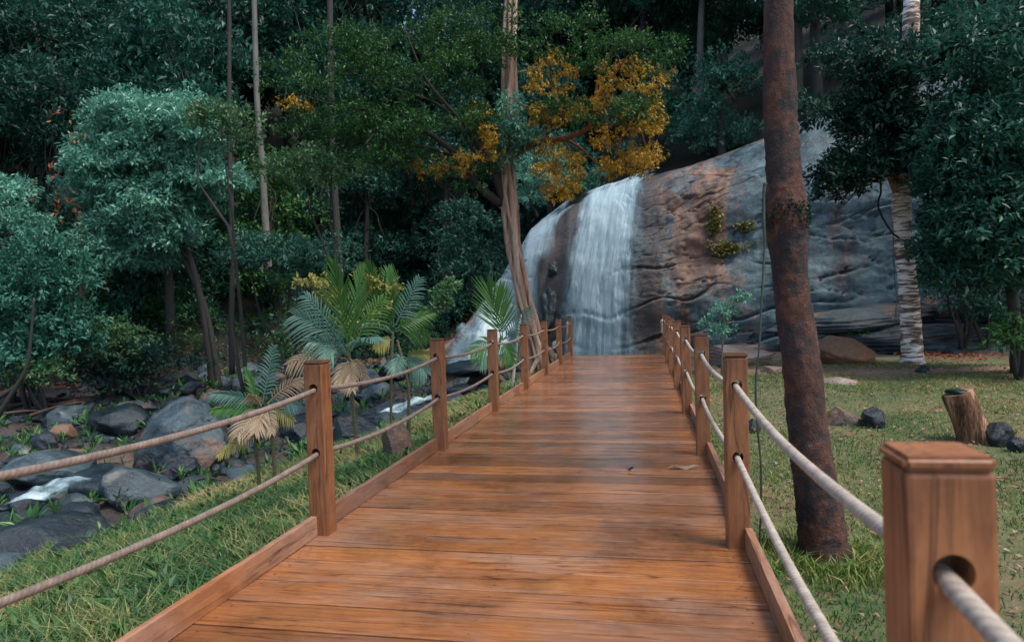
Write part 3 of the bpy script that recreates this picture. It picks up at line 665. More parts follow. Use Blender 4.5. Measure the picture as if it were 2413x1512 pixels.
# white rapids
def ribbon(name, pts, wid, mat, label):
    P = resample(pts, 40); T = np.gradient(P, axis=0); T[:, 2] = 0; T /= np.linalg.norm(T, axis=1)[:, None]
    Sd = np.stack([-T[:, 1], T[:, 0], 0*T[:, 0]], -1); f_ = np.linspace(-1, 1, 16)
    V = P[None] + Sd[None]*f_[:, None, None]*np.asarray(wid)/2; V[..., 2] += 0.05*fbm(V*4, 3, 2) + 0.05*(1-f_**2)[:, None]
    L_ = np.arange(40)/8; uv = np.stack([np.repeat(f_, 40), np.tile(L_, 16)], -1)
    tnt = (np.repeat(0.05+0.72*smooth((1-abs(f_))/0.6), 40) + 0.25*fbm(V.reshape(-1, 3)*3, 3, 8))
    o = obj(name, V, grid_faces(16, 40), mat, tint=tnt, uv=uv, smooth_=True); tag(o, label, 'rapid'); return o
RP = mk_fall('rapid_water', 0.95, 70, 0.5)
ribbon('rapid', [W(180, 1128, 11.2), W(130, 1150, 10.6), W(85, 1168, 10.1), W(60, 1185, 9.7)], 0.7, RP, 'white rapid rushing between two dark boulders at lower left')
ribbon('rapid', [W(1010, 935, 17.0), W(950, 955, 16.2), W(915, 975, 15.6)], 0.8, RP, 'small white rapid beside the layered boulder behind the palms')

# ------------------------------------------------------------------ boardwalk
XL, XR, YE = -2.13, 0.505, 19.75
bw = empty('boardwalk', (0, 0, 0)); tag(bw, 'wet orange brown plank boardwalk leading straight to the waterfall', 'boardwalk')
mb = MB(); y = -1.2; pr = np.random.default_rng(3)
while y < YE:
    wd_ = 0.27 if y < 6.2 else 0.142
    gap = 0.012
    v, f_ = box(((XL+XR)/2 - 0.02 + pr.uniform(-0.008, 0.008), y + wd_/2, -0.02 + pr.uniform(-0.0016, 0.0016)), (XR-XL+0.16, wd_-gap, 0.036))
    v[:, 2] += np.where(v[:, 2] > -0.02, pr.normal(0, 0.0016, 8), 0)
    # small bevel: top face inset
    top = v[4:].copy(); b_ = 0.003
    rim = v[4:].copy(); rim[:, 2] -= b_; top[:, 1] += np.array([b_, b_, -b_, -b_]); top[:, 0] += np.array([b_, -b_, -b_, b_])
    VV = np.concatenate([v[:4], rim, top])
    FF = np.array([[0,3,2,1],[8,9,10,11],[0,1,5,4],[1,2,6,5],[2,3,7,6],[3,0,4,7],[4,5,9,8],[5,6,10,9],[6,7,11,10],[7,4,8,11]])
    mb.add(VV, FF, pr.random()); y += wd_
mb.obj('decking', WOOD_X, bw)
ms = MB(); y = -1.2; th_ = np.linspace(0, 2*pi, 9)[:-1]
while y < YE:
    wd_ = 0.27 if y < 6.2 else 0.142
    for xx in (XL+0.06, (XL+XR)/2, XR-0.06):
        for fr_ in ((0.25, 0.75) if y < 6.2 else (0.5,)):
            cx_, cy_ = xx+pr.normal(0, .006), y+wd_*fr_+pr.normal(0, .004)
            V = np.concatenate([np.array([[cx_, cy_, 0.0022]]), np.stack([cx_+.0055*np.cos(th_), cy_+.0055*np.sin(th_), 0*th_+.0008], -1)])
            ms.add(V, np.array([[0, 1+k, 1+(k+1) % 8] for k in range(8)]), 0)
    y += wd_
tag(ms.obj('screw_heads', plain('screw_steel', (.035, .03, .028), .5), bw), kind='stuff')
LP_ = [1.70, 4.16, 6.80, 9.33, 11.88, 14.4, 16.95, 19.45]; RP_ = [-1.2, 1.22, 4.2, 6.7, 9.2, 11.75, 14.25, 16.8, 19.4]
PW = 0.128
def boards(xc, posts, name):
    for a, b_ in zip([-1.2]+posts[:-1] if posts[0] > 0 else posts[:-1], posts if posts[0] > 0 else posts[1:]):
        m_ = MB(); v, f_ = box((xc, (a+b_)/2, 0.065), (0.042, b_-a-PW-0.004, 0.125)); m_.add(v, f_, pr.random()); m_.obj(name, WOOD_Y, bw)
boards(XL-0.03, LP_, 'kickboard'); boards(XR+0.05, RP_, 'kickboard')
for xx in (XL+0.05, (XL+XR)/2, XR-0.05):
    m_ = MB(); v, f_ = box((xx, (YE-1.2)/2, -0.129), (0.07, YE+1.1, 0.18)); m_.add(v, f_, 0.2); m_.obj('beam', WOOD_Y, bw)

# posts with holes bored for the ropes
def post_mesh():
    bm = bmesh.new(); bmesh.ops.create_cube(bm, size=1)
    for v in bm.verts: v.co.x *= PW; v.co.y *= PW; v.co.z = v.co.z*1.80 + 0.222
    bmesh.ops.bevel(bm, geom=[e for e in bm.edges], offset=0.009, segments=2, affect='EDGES', profile=0.6)
    me = bpy.data.meshes.new('post'); bm.to_mesh(me); bm.free()
    o = bpy.data.objects.new('tmp_post', me); link(o)
    cut = bmesh.new()
    for z in (0.965, 0.545):
        r = bmesh.ops.create_cone(cut, cap_ends=True, segments=20, radius1=0.031, radius2=0.031, depth=0.4, matrix=mathutils.Matrix.Translation((0, 0, z)) @ mathutils.Matrix.Rotation(pi/2, 4, 'X'))
    mc = bpy.data.meshes.new('c'); cut.to_mesh(mc); cut.free(); oc = bpy.data.objects.new('tmp_c', mc); link(oc)
    md = o.modifiers.new('b', 'BOOLEAN'); md.operation = 'DIFFERENCE'; md.object = oc; md.solver = 'EXACT'
    dg = bpy.context.evaluated_depsgraph_get(); res = bpy.data.meshes.new_from_object(o.evaluated_get(dg))
    bpy.data.objects.remove(o); bpy.data.objects.remove(oc)
    res.name = 'post'; res.materials.clear(); res.materials.append(WOOD_Z)
    return res
PM = post_mesh()
WOOD_W = mk_wood('wood_worn', 2, 0.14, 0.6, 1.75)
PM2 = PM.copy(); PM2.materials[0] = WOOD_W
def cap_mesh():
    v, f_ = box((0, 0, 1.1345), (PW+0.005, PW+0.005, 0.024)); bm = bmesh.new()
    vs = [bm.verts.new(c) for c in v]; [bm.faces.new([vs[i] for i in q]) for q in f_]
    bmesh.ops.bevel(bm, geom=list(bm.edges), offset=0.008, segments=3, affect='EDGES'); me = bpy.data.meshes.new('cap'); bm.to_mesh(me); bm.free()
    me.materials.append(WOOD_X); return me
CM = cap_mesh(); CM2 = CM.copy(); CM2.materials[0] = WOOD_W
ordn = ['first', 'second', 'third', 'fourth', 'fifth', 'sixth', 'seventh', 'eighth']
side = []
for nm_, xp, posts, sgn in (('left', XL, [p for p in LP_ if p > 3], 1), ('right', XR, [p for p in RP_ if p > 0], -1)):
    for i, yp in enumerate(posts):
        r_ = bpy.data.objects.new('railing_post', PM); link(r_)
        r_.location = (xp + pr.uniform(-.008, .008), yp, pr.uniform(-0.008, 0.008)); r_.rotation_euler = (pr.uniform(-.006, .006), pr.uniform(-.008, .008), pr.uniform(-.03, .03))
        if nm_ == 'right' and i == 0: r_.location = (0.466, yp, 0.052); r_.data = PM2
        c_ = bpy.data.objects.new('cap', CM2 if (nm_ == 'right' and i == 0) else CM); link(c_, r_)
        if nm_ == 'right' and i == 0: r_['label'] = 'large blurred square post top filling the lower right corner'
        elif nm_ == 'right': r_['label'] = f'{ordn[i]} square wooden post from the camera along the right side rope railing'
        else: r_['label'] = f'{ordn[i]} square wooden post from the camera along the left side rope railing'
        tag(r_, None, 'post', f'posts of the {nm_} rope railing')
# ropes
def rope(xp, posts, z, mat, rad, label, sagk, near=None):
    pts = []
    off = lambda yp: (-0.05, 0.05) if (near is not None and abs(yp-near) < .01) else (0.0, 0.0)
    for i, (a, b_) in enumerate(zip(posts[:-1], posts[1:])):
        n = 26; t_ = np.linspace(0, 1, n, endpoint=False); sg = sagk*(0.85+0.3*((i*7) % 5)/4)
        for u in t_:
            oa, ob2 = off(a), off(b_)
            yy = a + (b_-a)*u; pts.append((xp + 0.004*sin(i*3+u*5)*sin(pi*u) + oa[0]*(1-u)+ob2[0]*u, yy, z + oa[1]*(1-u)+ob2[1]*u - 0.012 - sg*4*u*(1-u)))
    pts.append((xp, posts[-1]-0.0, z-0.012)); pts.append((xp, posts[-1]+0.085, z-0.014))
    m_ = MB(); V, Fc, c_, uv = tube(np.array(pts), rad, 12, lambda P_, th, L: 0.03*np.abs(np.sin(0.5*(3*th + L*2*pi*3/0.075)))-0.015)
    m_.add(V, Fc, 0, uv); m_.F.append(c_)
    o = m_.obj('rope', mat, smooth_=True); tag(o, label, 'rope', 'railing ropes'); return o
PRp = [p for p in RP_]
rope(XL, [-0.6]+LP_, 0.965, ROPE_L, 0.0168, 'upper grey brown rope of the left railing', 0.05)
rope(XL, [-0.6]+LP_, 0.545, ROPE_L, 0.0168, 'lower grey brown rope of the left railing', 0.05)
rope(XR, PRp, 0.965, ROPE_R, 0.0178, 'upper thick cream rope of the right railing', 0.05, 1.22)
rope(XR, PRp, 0.545, ROPE_R, 0.0178, 'lower cream rope of the right railing', 0.05, 1.22)
def tassel(x, y, z, label):
    m_ = MB(); add_tube(m_, [(x, y, z+0.02), (x+0.015, y-0.01, z-0.12), (x, y, z-0.34)], [0.02, 0.03, 0.024], 10, lambda P_, th, L: 0.25*np.sin(th*5+L*60), n=14)
    add_tube(m_, [(x-0.02, y, z-0.05), (x+0.02, y-0.03, z-0.02), (x+0.03, y, z+0.03)], [0.022, 0.026, 0.02], 8, n=8)
    o = m_.obj('rope_tassel', ROPE_R, smooth_=True); tag(o, label, 'rope end')
tassel(XL-0.09, LP_[-1]-0.05, 0.96, 'frayed pale rope end hanging by the last left post')
tassel(XR-0.09, RP_[-1]-0.08, 0.96, 'frayed pale rope end hanging by the last right post')
# fallen leaves on the boards
def flat_leaf(p, L, wd_, rot, mat, label):
    n = 14; t_ = np.linspace(0, 1, n); w_ = wd_*np.sin(pi*t_**0.8)*(1+0.18*np.sin(t_*25))
    c = np.stack([L*(t_-.5), 0.03*np.sin(t_*3), 0.010+0.012*np.sin(t_*pi*1.5)**2], -1)
    V = np.concatenate([c + np.stack([0*t_, -w_/2, 0.012*np.sin(t_*9)], -1), c, c + np.stack([0*t_, w_/2, 0.010*np.cos(t_*7)+0.008], -1)])
    Rm = np.array([[cos(rot), -sin(rot), 0], [sin(rot), cos(rot), 0], [0, 0, 1]])
    o = obj('fallen_leaf', V @ Rm.T, grid_faces(3, n), mat, tint=np.tile(t_, 3), smooth_=True); o.location = p; tag(o, label, 'leaf')
pz = W(1610, 1105, 1)-np.array((0, 0, CAMZ)); k_ = -CAMZ/pz[2]; q = pz*k_
flat_leaf((q[0], q[1], 0.002), 0.26, 0.09, 0.1, LM['palm_dry'], 'curled tan leaf lying on the boards near the right railing')
pz = W(1487, 1110, 1)-np.array((0, 0, CAMZ)); q = pz*(-CAMZ/pz[2])
flat_leaf((q[0], q[1], 0.002), 0.06, 0.03, 0.8, BK['dark'], 'tiny dark leaf scrap in the middle of the boards')

# ------------------------------------------------------------------ leaves
def unit(v): return v/(np.linalg.norm(v, axis=-1, keepdims=True)+1e-9)
def leaves(P, D, Nn, L, Wd, tint, fold=0.15):
    D = unit(D); Sd = unit(np.cross(D, Nn)); Up = np.cross(Sd, D)
    L = np.asarray(L)[:, None]; Wd = np.asarray(Wd)[:, None]
    a = P; b_ = P + D*L*0.45 + Sd*Wd/2 + Up*Wd*fold; c = P + D*L - Up*L*0.08; d_ = P + D*L*0.45 - Sd*Wd/2 + Up*Wd*fold
    V = np.stack([a, b_, c, d_], 1).reshape(-1, 3); n = len(P)
    Fc = np.arange(4*n).reshape(n, 4); return V, Fc, np.repeat(tint, 4)
def sphere_dirs(n, r_, zmin=-0.5):
    z = r_.uniform(zmin, 1, n); a = r_.uniform(0, 2*pi, n); q_ = np.sqrt(1-z*z)
    return np.stack([q_*np.cos(a), q_*np.sin(a), z], -1)
def crown_mb(blobs, dens, L, seed, per=7, droop=0.35, wr=0.42, zmin=-0.25, shell=(0.66, 1.12), tintb=0.0, mb_=None):
    """blobs: (cx,cy,cz,rx,ry,rz); dens: twigs per square metre of shell"""
    r_ = np.random.default_rng(seed); mb_ = mb_ or MB()
    for bl in blobs:
        c = np.array(bl[:3]); rad = np.array(bl[3:6]); area = 4*pi*((rad[0]*rad[1]+rad[0]*rad[2]+rad[1]*rad[2])/3)*0.75
        n = max(6, int(area*dens)); u = sphere_dirs(n, r_, zmin)
        wob = 1 + 0.36*fbm(u*2.2+seed+c, 2, seed % 50)
        tip = c + rad*u*(r_.uniform(shell[0], shell[1], n)*wob)[:, None]
        ax = unit(u + np.array((0, 0, 0.25)) + r_.normal(0, 0.35, (n, 3)))
        P = np.repeat(tip, per, 0) + r_.normal(0, L*0.38, (n*per, 3)); A = np.repeat(ax, per, 0)
        D = unit(A*0.8 + r_.normal(0, 0.75, (n*per, 3)) + np.array((0, 0, -droop)))
        Nn = unit(np.array((0, 0, 1.0)) + 0.5*A + r_.normal(0, 0.45, (n*per, 3)))
        Ls = L*r_.uniform(0.5, 1.45, n*per); tw = np.repeat(r_.uniform(0, 1, n), per)
        t_ = np.clip(0.35*tw + 0.65*r_.beta(2, 2.4, n*per) + tintb, 0, 1)
        V, Fc, T = leaves(P, D, Nn, Ls, Ls*wr, t_); mb_.add(V, Fc, T)
    return mb_
def limb_path(a, b_, r_, bend=0.12, n=5):
    a = np.asarray(a, float); b_ = np.asarray(b_, float); t_ = np.linspace(0, 1, n)[:, None]
    P = a + (b_-a)*t_; l = np.linalg.norm(b_-a); P[1:-1] += r_.normal(0, bend*l*0.4, (n-2, 3)); P[:, 2] += (np.sin(t_*pi)*l*0.06)[:, 0]
    return P
def tree(name, base, trunk, blobs, leafm, bark, label, cat='tree', group=None, dens=9, L=0.2, seed=1, per=7, limbs=None, seg=12, **k):
    """trunk: list of (x,y,z,r) in world; blobs in world"""
    e_ = empty(name, base); r_ = np.random.default_rng(seed); tp = np.array([t_[:3] for t_ in trunk]) ; tr = [t_[3] for t_ in trunk]
    m_ = MB(); add_tube(m_, tp, tr, seg, lambda P_, th, L_: 0.10*fbm(P_*3, 3, seed % 40), n=24)
    top = tp[-1]
    for bl in (blobs if limbs is None else blobs[:limbs]):
        i0 = r_.integers(max(1, len(tp)//2), len(tp)); add_tube(m_, limb_path(tp[i0], bl[:3], r_), np.linspace(tr[i0]*0.45, 0.012, 5), 7, n=10)
    m_.obj('trunk', bark, e_, True, org=base)
    c_ = crown_mb(blobs, dens, L, seed, per, **k); c_.obj('crown', leafm, e_, org=base)
    tag(e_, label, cat, group); return e_
def copy_tree(src, loc, rz, sc):
    o = src.copy(); link(o); o.location = tuple(float(c) for c in loc); o.rotation_euler = (0, 0, rz); o.scale = sc
    for ch in src.children:
        c = ch.copy(); link(c, o)
    return o

# ---- forest behind: five kinds of tree built once, then copied
def forest_proto(kind, h, cr, nb, seed, L, dens, mat, bark, base_frac=0.35, flat=0.75):
    r_ = np.random.default_rng(seed); blobs = []
    for i in range(nb):
        a = r_.uniform(0, 2*pi); q_ = cr*0.72*math.sqrt(r_.random()); zz = h*(base_frac + (1-base_frac)*r_.random()**0.8*0.9)
        k = 1 - 0.55*((zz/h-base_frac)/(1-base_frac))**2; s_ = cr*r_.uniform(0.30, 0.50)
        blobs.append((q_*cos(a)*k, q_*sin(a)*k, zz, s_, s_, s_*flat))
    trunk = [(0, 0, -0.6, 0.26), (0.1, 0.05, h*0.3, 0.2), (-0.1, 0.1, h*0.6, 0.13), (0, 0, h*0.9, 0.05)]
    return tree('forest_tree', (0, 0, 0), trunk, blobs, mat, bark, None, None, dens=dens, L=L, seed=seed)
protos = [forest_proto(0, 11, 3.4, 20, 101, 0.27, 5.0, LM['teal'], BK['dark']),
          forest_proto(1, 12, 3.0, 18, 102, 0.25, 5.0, LM['dark'], BK['dark'], 0.25),
          forest_proto(2, 9, 3.2, 18, 103, 0.24, 5.0, LM['green'], BK['dark'], 0.2),
          forest_proto(3, 13, 3.6, 20, 104, 0.28, 5.0, LM['dark'], BK['grey'], 0.4),
          forest_proto(4, 6, 2.6, 14, 105, 0.22, 5.0, LM['teal'], BK['dark'], 0.1, 0.6)]
used = [False]*5
def place_forest(k, x, y, s, label, group):
    loc = (x, y, gz(x, y)-0.2); rz = rng.uniform(0, 6.28); sc = (s*rng.uniform(.9, 1.1), s*rng.uniform(.9, 1.1), s*rng.uniform(.9, 1.15))
    if not used[k]:
        o = protos[k]; o.location = loc; o.rotation_euler = (0, 0, rz); o.scale = sc; used[k] = True
    else: o = copy_tree(protos[k], loc, rz, sc)
    o.name = 'forest_tree'; tag(o, label, 'tree', group)
def inview(x, y, m=60):
    v = M3.T @ (np.array((x, y, 3.0)) - np.array((0, 0, CAMZ))); return v[2] > 4 and abs(v[0]/v[2]*F) < 512+m*4
nt_ = 0
for row, s_ in enumerate((3.0, 6.0, 9.5, 14.0, 19.0, 25.0, 33.0, 43.0, 54.0, 66.0)):
    for x in np.arange(-46 - row*2, -3 + row*2, 3.5 + row*0.3):
        x = x + rng.uniform(-1.2, 1.2)
        if x > -4 and row < 2: continue
        y = float(yb(min(x, -6))) + s_ + rng.uniform(-1.3, 1.3)
        if not inview(x, y) : continue
        if x > -9.5 and y < cy0(x) + cD(x) + 3: continue
        k = int(rng.choice(5, p=[(.10, .30, .10, .15, .35), (.2, .35, .15, .25, .05), (.2, .3, .15, .35, 0)][min(row, 2)]))
        if x > -16 and k in (0, 2): k = int(rng.choice([1, 3]))  # darker leaf kinds here put the canopy's shade into the colour
        if x > -16 and k == 4: k = 1
        place_forest(k, x, y, rng.uniform(0.85, 1.2)*(1+0.05*row), 'one of the dense forest trees on the hillside beyond the river', 'forest trees beyond the river'); nt_ += 1
for row, s_ in enumerate((2.6, 6.0, 10, 15, 21, 28, 37)):
    for x in np.arange(-3 - row*1.0, 24 + row*3, 3.6 + 0.4*row):
        x = x + rng.uniform(-1.1, 1.1); y = float(cy0(x)+cD(x)) + s_ + rng.uniform(-1, 1)
        if not inview(x, y): continue
        k = int(rng.choice(5, p=[(.25, .15, .1, .0, .5), (.35, .25, .1, .25, .05)][min(row, 1)]))
        place_forest(k, x, y, rng.uniform(0.8, 1.15), 'one of the forest trees standing above the top of the cliff', 'forest trees above the cliff'); nt_ += 1
for k in range(22):
    x = rng.uniform(12.5, 24); y = rng.uniform(10, 24)
    if x < 0.60*y + 1.5 or not inview(x, y): continue
    place_forest(int(rng.choice([1, 3, 4])), x, y, rng.uniform(0.8, 1.1), 'one of the dark trees closing the view at the right edge', 'dark trees at the right edge'); nt_ += 1

# ---- undergrowth along the far bank
def undergrowth(name, xy, zr, mat, L, dens, seed, label, cat):
    bl = []
    for (x, y, s_) in xy: bl.append((x, y, gz(x, y)+s_*0.35, s_, s_, s_*zr))
    m_ = crown_mb(bl, dens, L, seed, 6); o = m_.obj(name, mat); tag(o, label, cat, kind='stuff'); return o
ug = {'a': [], 'b': [], 'c': []}
for k in range(560):
    x = rng.uniform(-36, -5); off = rng.uniform(0.6, 13)
    y = float(yb(x)) + off
    if not inview(x, y): continue
    ug['b' if x > -15 else ('a', 'b', 'c')[rng.integers(3)]].append((x, y, rng.uniform(0.7, 1.5)*(0.8+0.09*off)))  # towards the falls every clump takes dark leaves, shade painted as colour
undergrowth('undergrowth', ug['a'], 0.8, LM['teal'], 0.17, 9, 11, 'teal green undergrowth along the far bank', 'undergrowth')
undergrowth('undergrowth', ug['b'], 0.8, LM['dark'], 0.17, 9, 12, 'undergrowth with the shade of the forest put into its dark leaf colour', 'undergrowth')
undergrowth('undergrowth', ug['c'], 0.8, LM['green'], 0.15, 9, 13, 'mid green undergrowth along the far bank', 'undergrowth')

# ---- the pale teal tree on the left
def lobes(cx, cy, rx, ry, n, d, seed, size=(0.7, 1.2), dd=2.0, flat=0.62):
    """rounded clumps filling an oval on the reading grid at distance d"""
    r_ = np.random.default_rng(seed); out = []; px = d*S/F
    for i in range(n):
        a = r_.uniform(0, 2*pi); q_ = math.sqrt(r_.random())*0.92
        X = cx + rx*q_*cos(a); Yv = cy + ry*q_*sin(a); s_ = r_.uniform(*size)
        p = W(X, Yv, d + r_.uniform(-dd, dd)*math.sqrt(max(0, 1-q_*q_))*0.8)
        out.append((p[0], p[1], p[2], s_, s_, s_*flat))
    return out
b0 = G(490, 900); dT = 25.0
b0 = np.array(W(505, 885, dT)); b0[2] = gz(b0[0], b0[1])
bl = lobes(370, 320, 150, 85, 34, dT, 1, (0.6, 1.15)) + lobes(340, 450, 150, 110, 30, dT, 2, (0.7, 1.25)) + lobes(310, 560, 110, 80, 22, dT, 3, (0.55, 1.0)) + lobes(480, 445, 80, 40, 9, dT, 4, (0.6, 0.9)) + lobes(240, 380, 50, 60, 8, dT, 14, (0.6, 0.9)) + lobes(440, 560, 60, 30, 6, dT, 15, (0.5, 0.8))
tree('pale_tree', tuple(b0), [(b0[0], b0[1], b0[2]-0.3, 0.17), (*W(480, 740, dT), 0.13), (*W(452, 620, dT), 0.11), (*W(410, 500, dT), 0.09), (*W(370, 380, dT), 0.06)], bl, LM['teal_pale'], BK['dark'],
     'large pale teal tree with a rounded cloud-like crown left of centre', dens=15, L=0.17, seed=31, per=8, limbs=8, zmin=-0.12)
m_ = MB(); add_tube(m_, [b0+np.array((0.2, 0, -.3)), W(488, 740, dT), W(440, 620, dT), W(425, 560, dT)], [0.12, 0.10, 0.09, 0.06], 10, n=20)
o = m_.obj('slender_tree', BK['dark'], smooth_=True); tag(o, 'second dark thin trunk crossing beside the trunk of the pale teal tree', 'tree')
# slim pale trunk and dark trunk in the forest
def poletree(pts, d, r0, bark, label, cat='tree'):
    m_ = MB(); P = [W(a, b_, d) for a, b_ in pts]; add_tube(m_, P, np.linspace(r0, r0*0.6, len(P)), 10, lambda P_, th, L_: 0.08*fbm(P_*5, 3, 3), n=24)
    o = m_.obj('slender_tree', bark, smooth_=True); tag(o, label, cat); return o
poletree([(632, 640), (628, 560), (622, 470), (617, 380), (608, 280), (600, 60), (598, -250)], 24.5, 0.14, BK['grey'], 'slender pale grey trunk rising out of the forest right of the pale teal tree')
poletree([(547, 880), (545, 750), (548, 620), (545, 480), (540, 300), (540, 60), (536, -250)], 23.5, 0.10, BK['dark'], 'straight dark trunk between the pale teal tree and the slender grey trunk')
poletree([(800, 700), (795, 560), (790, 480), (780, 240), (775, -200)], 26, 0.17, BK['dark'], 'dark mossy trunk in the shade behind the palms')
poletree([(197, 760), (195, 690), (192, 640), (190, 500)], 27, 0.14, BK['redlimb'], 'short reddish trunk below the pale teal tree at far left')

# further bushes and trees of the left side
def bush(name, cx, cy, rx, ry, n, d, mat, seed, label, size=(0.5, 0.9), dens=12, L=0.15, dd=1.2, per=8, cat='bush', stems=4):
    bl = lobes(cx, cy, rx, ry, n, d, seed, size, dd); c_ = W(cx, cy+ry, d); b_ = (c_[0], c_[1], gz(c_[0], c_[1]) if stems > 1 else c_[2])
    e_ = empty(name, b_); m_ = MB()
    r_ = np.random.default_rng(seed)
    for q_ in bl[:(2 if cat == 'tree' else stems)]: add_tube(m_, limb_path(b_, q_[:3], r_), np.linspace(0.07, 0.015, 5), 6, n=9)
    m_.obj('stem', BK['dark'], e_, True, org=b_)
    crown_mb(bl, dens, L, seed, per).obj('crown', mat, e_, org=b_); tag(e_, label, cat); return e_
bush('leafy_bush', 60, 660, 130, 110, 20, 21, LM['teal'], 41, 'green bush spilling in from the left edge', (0.7, 1.1))
bush('leafy_bush', 10, 490, 60, 70, 9, 22, LM['teal_pale'], 42, 'pale glossy leaves at the left edge above the bush', (0.5, 0.9))
bush('leafy_bush', 90, 800, 150, 80, 22, 21, LM['teal'], 43, 'mid teal thicket above the driftwood at left', (0.6, 1.0))
bush('leafy_bush', 250, 810, 70, 40, 9, 22, LM['bright'], 44, 'bright green shrub on the far bank left of the pale tree trunk', (0.45, 0.8), L=0.13)
bush('leafy_bush', 110, 890, 60, 30, 7, 20.5, LM['bright'], 45, 'low bright green shrub just above the driftwood', (0.4, 0.6), L=0.13)
bush('leafy_bush', 680, 610, 130, 60, 16, 22, LM['teal'], 46, 'blue green spreading shrub behind the left palm', (0.6, 1.0), L=0.14)
bush('leafy_bush', 330, 870, 140, 40, 15, 22.5, LM['dark'], 47, 'dark ground shrubs above the broad domed boulder', (0.5, 0.8))
bush('leafy_bush', 1120, 580, 70, 110, 12, 25, LM['dark'], 48, 'dark vine-hung thicket left of the falls', (0.6, 1.0), stems=1)
bush('leafy_bush', 1265, 420, 40, 90, 10, 24, LM['teal_pale'], 49, 'pale teal foliage hanging behind the fig trunk beside the left fall', (0.5, 0.8), stems=1)
bush('leafy_bush', 1400, 430, 90, 30, 9, 30, LM['teal'], 50, 'low dark shrubs on the lip of the cliff between the falls', (0.35, 0.6), stems=1)
bush('leafy_bush', 1690, 310, 60, 40, 8, 31, LM['teal_pale'], 66, 'pale rounded crown standing on the cliff top near the red trunk', (0.8, 1.3))
bush('leafy_tree', 740, 400, 90, 50, 14, 19, LM['bright'], 51, 'branch of cream and green mottled leaves left of the fig tree', (0.4, 0.7), L=0.13, cat='tree')
bush('leafy_tree', 560, 290, 90, 50, 12, 20, LM['bright'], 52, 'yellow green leafy crown above and right of the pale tree', (0.4, 0.75), L=0.12, cat='tree')

# ---- the fig with its twisted trunk
dF = 17.5
fb = np.array(W(1300, 870, dF)); fb[2] = gz(fb[0], fb[1]) - 0.1
fig = empty('fig_tree', tuple(fb))
tag(fig, 'tall fig tree with twisted many-stranded tan trunk and golden orange leaves at its right', 'tree')
cl = [(1288, 885), (1258, 800), (1232, 700), (1218, 620), (1207, 540), (1198, 450), (1195, 380), (1200, 300), (1200, 200), (1203, 60), (1205, -150)]
CL, CR = resample([W(a, b_, dF) for a, b_ in cl], 110, [0.34, 0.24, 0.215, 0.21, 0.215, 0.22, 0.22, 0.21, 0.2, 0.17, 0.12])
m_ = MB(); tL = np.linspace(0, 1, 110); CR = CR*1.12
for k in range(9):
    ph = k*2*pi/9; tw = ph + 0.7*np.sin(tL*9+k*2.1) + tL*2.6*(1 if k % 3 else -1)
    P = CL + np.stack([np.cos(tw), np.sin(tw), 0*tw], -1)*(CR*(0.70+0.10*np.sin(tL*19+k*2)))[:, None]
    add_tube(m_, P, CR*(0.24+0.10*np.sin(tL*13+k*1.7)), 10, lambda P_, th, L_: 0.22*fbm(P_*np.array((5, 5, 2.0)), 3, 9))
add_tube(m_, CL, CR*0.46, 12)
for (a, b_, r0) in (((1290, 820), (1345, 905), 0.09), ((1280, 830), (1240, 900), 0.08), ((1300, 840), (1320, 900), 0.09)):
    add_tube(m_, [W(*a, dF-0.1), W((a[0]+b_[0])/2, (a[1]+b_[1])/2-8, dF-0.25), W(*b_, dF-0.4)], [r0, r0*.8, r0*.5], 8, n=12)
m_.obj('trunk', BK['fig'], fig, True, org=fb)
rr_ = np.random.default_rng(5)
m_ = MB()
L1 = [[(1185, 470), (1160, 400), (1130, 350), (1100, 300), (1055, 250), (1000, 180), (950, 60)], [(1180, 480), (1120, 430), (1080, 370), (1020, 320), (960, 290), (900, 300), (860, 340)], [(1080, 370), (1000, 345), (930, 350), (860, 330), (760, 290)], [(1100, 300), (1020, 240), (900, 200), (780, 150)], [(960, 290), (880, 260), (800, 250), (700, 220)], [(1150, 400), (1100, 330), (1110, 290)]]
for j, pth in enumerate(L1):
    add_tube(m_, [W(a, b_, dF - 0.35*i) for i, (a, b_) in enumerate(pth)], np.linspace(0.11 if j < 2 else 0.05, 0.015, len(pth)), 8, n=26)
m_.obj('limb', BK['dark'], fig, True, org=fb)
m_ = MB()
L2 = [[(1215, 360), (1270, 335), (1330, 325), (1385, 300), (1400, 250), (1430, 200), (1480, 130)], [(1330, 325), (1370, 350), (1410, 390)], [(1400, 250), (1450, 245), (1500, 290), (1520, 340)], [(1290, 330), (1290, 260), (1300, 200), (1290, 100)], [(1440, 245), (1500, 225), (1560, 235)], [(1480, 270), (1465, 320), (1450, 370)], [(1400, 250), (1420, 150), (1500, 60)]]
for j, pth in enumerate(L2):
    add_tube(m_, [W(a, b_, dF - 0.25*i) for i, (a, b_) in enumerate(pth)], np.linspace(0.10 if j == 0 else 0.045, 0.015, len(pth)), 8, n=26)
m_.obj('limb', BK['redlimb'], fig, True, org=fb)
def spray(areas, d, seed, size, dd=1.5):
    out = []
    for i, (cx, cy, rx, ry, n) in enumerate(areas): out += lobes(cx, cy, rx, ry, n, d, seed+i, size, dd, 0.7)
    return out
crown_mb(spray([(1000, 290, 190, 60, 40), (830, 290, 170, 60, 34), (900, 370, 140, 40, 20), (1090, 420, 80, 40, 10), (1000, 150, 250, 80, 44), (760, 150, 180, 90, 26), (1450, 130, 180, 60, 22), (1250, 80, 300, 60, 30), (1460, 265, 90, 40, 14), (1340, 270, 90, 40, 10)], dF-1, 71, (0.18, 0.45), 2.0), 26, 0.095, 72, 8, 0.25, 0.4).obj('green_foliage', LM['green'], fig, org=fb)
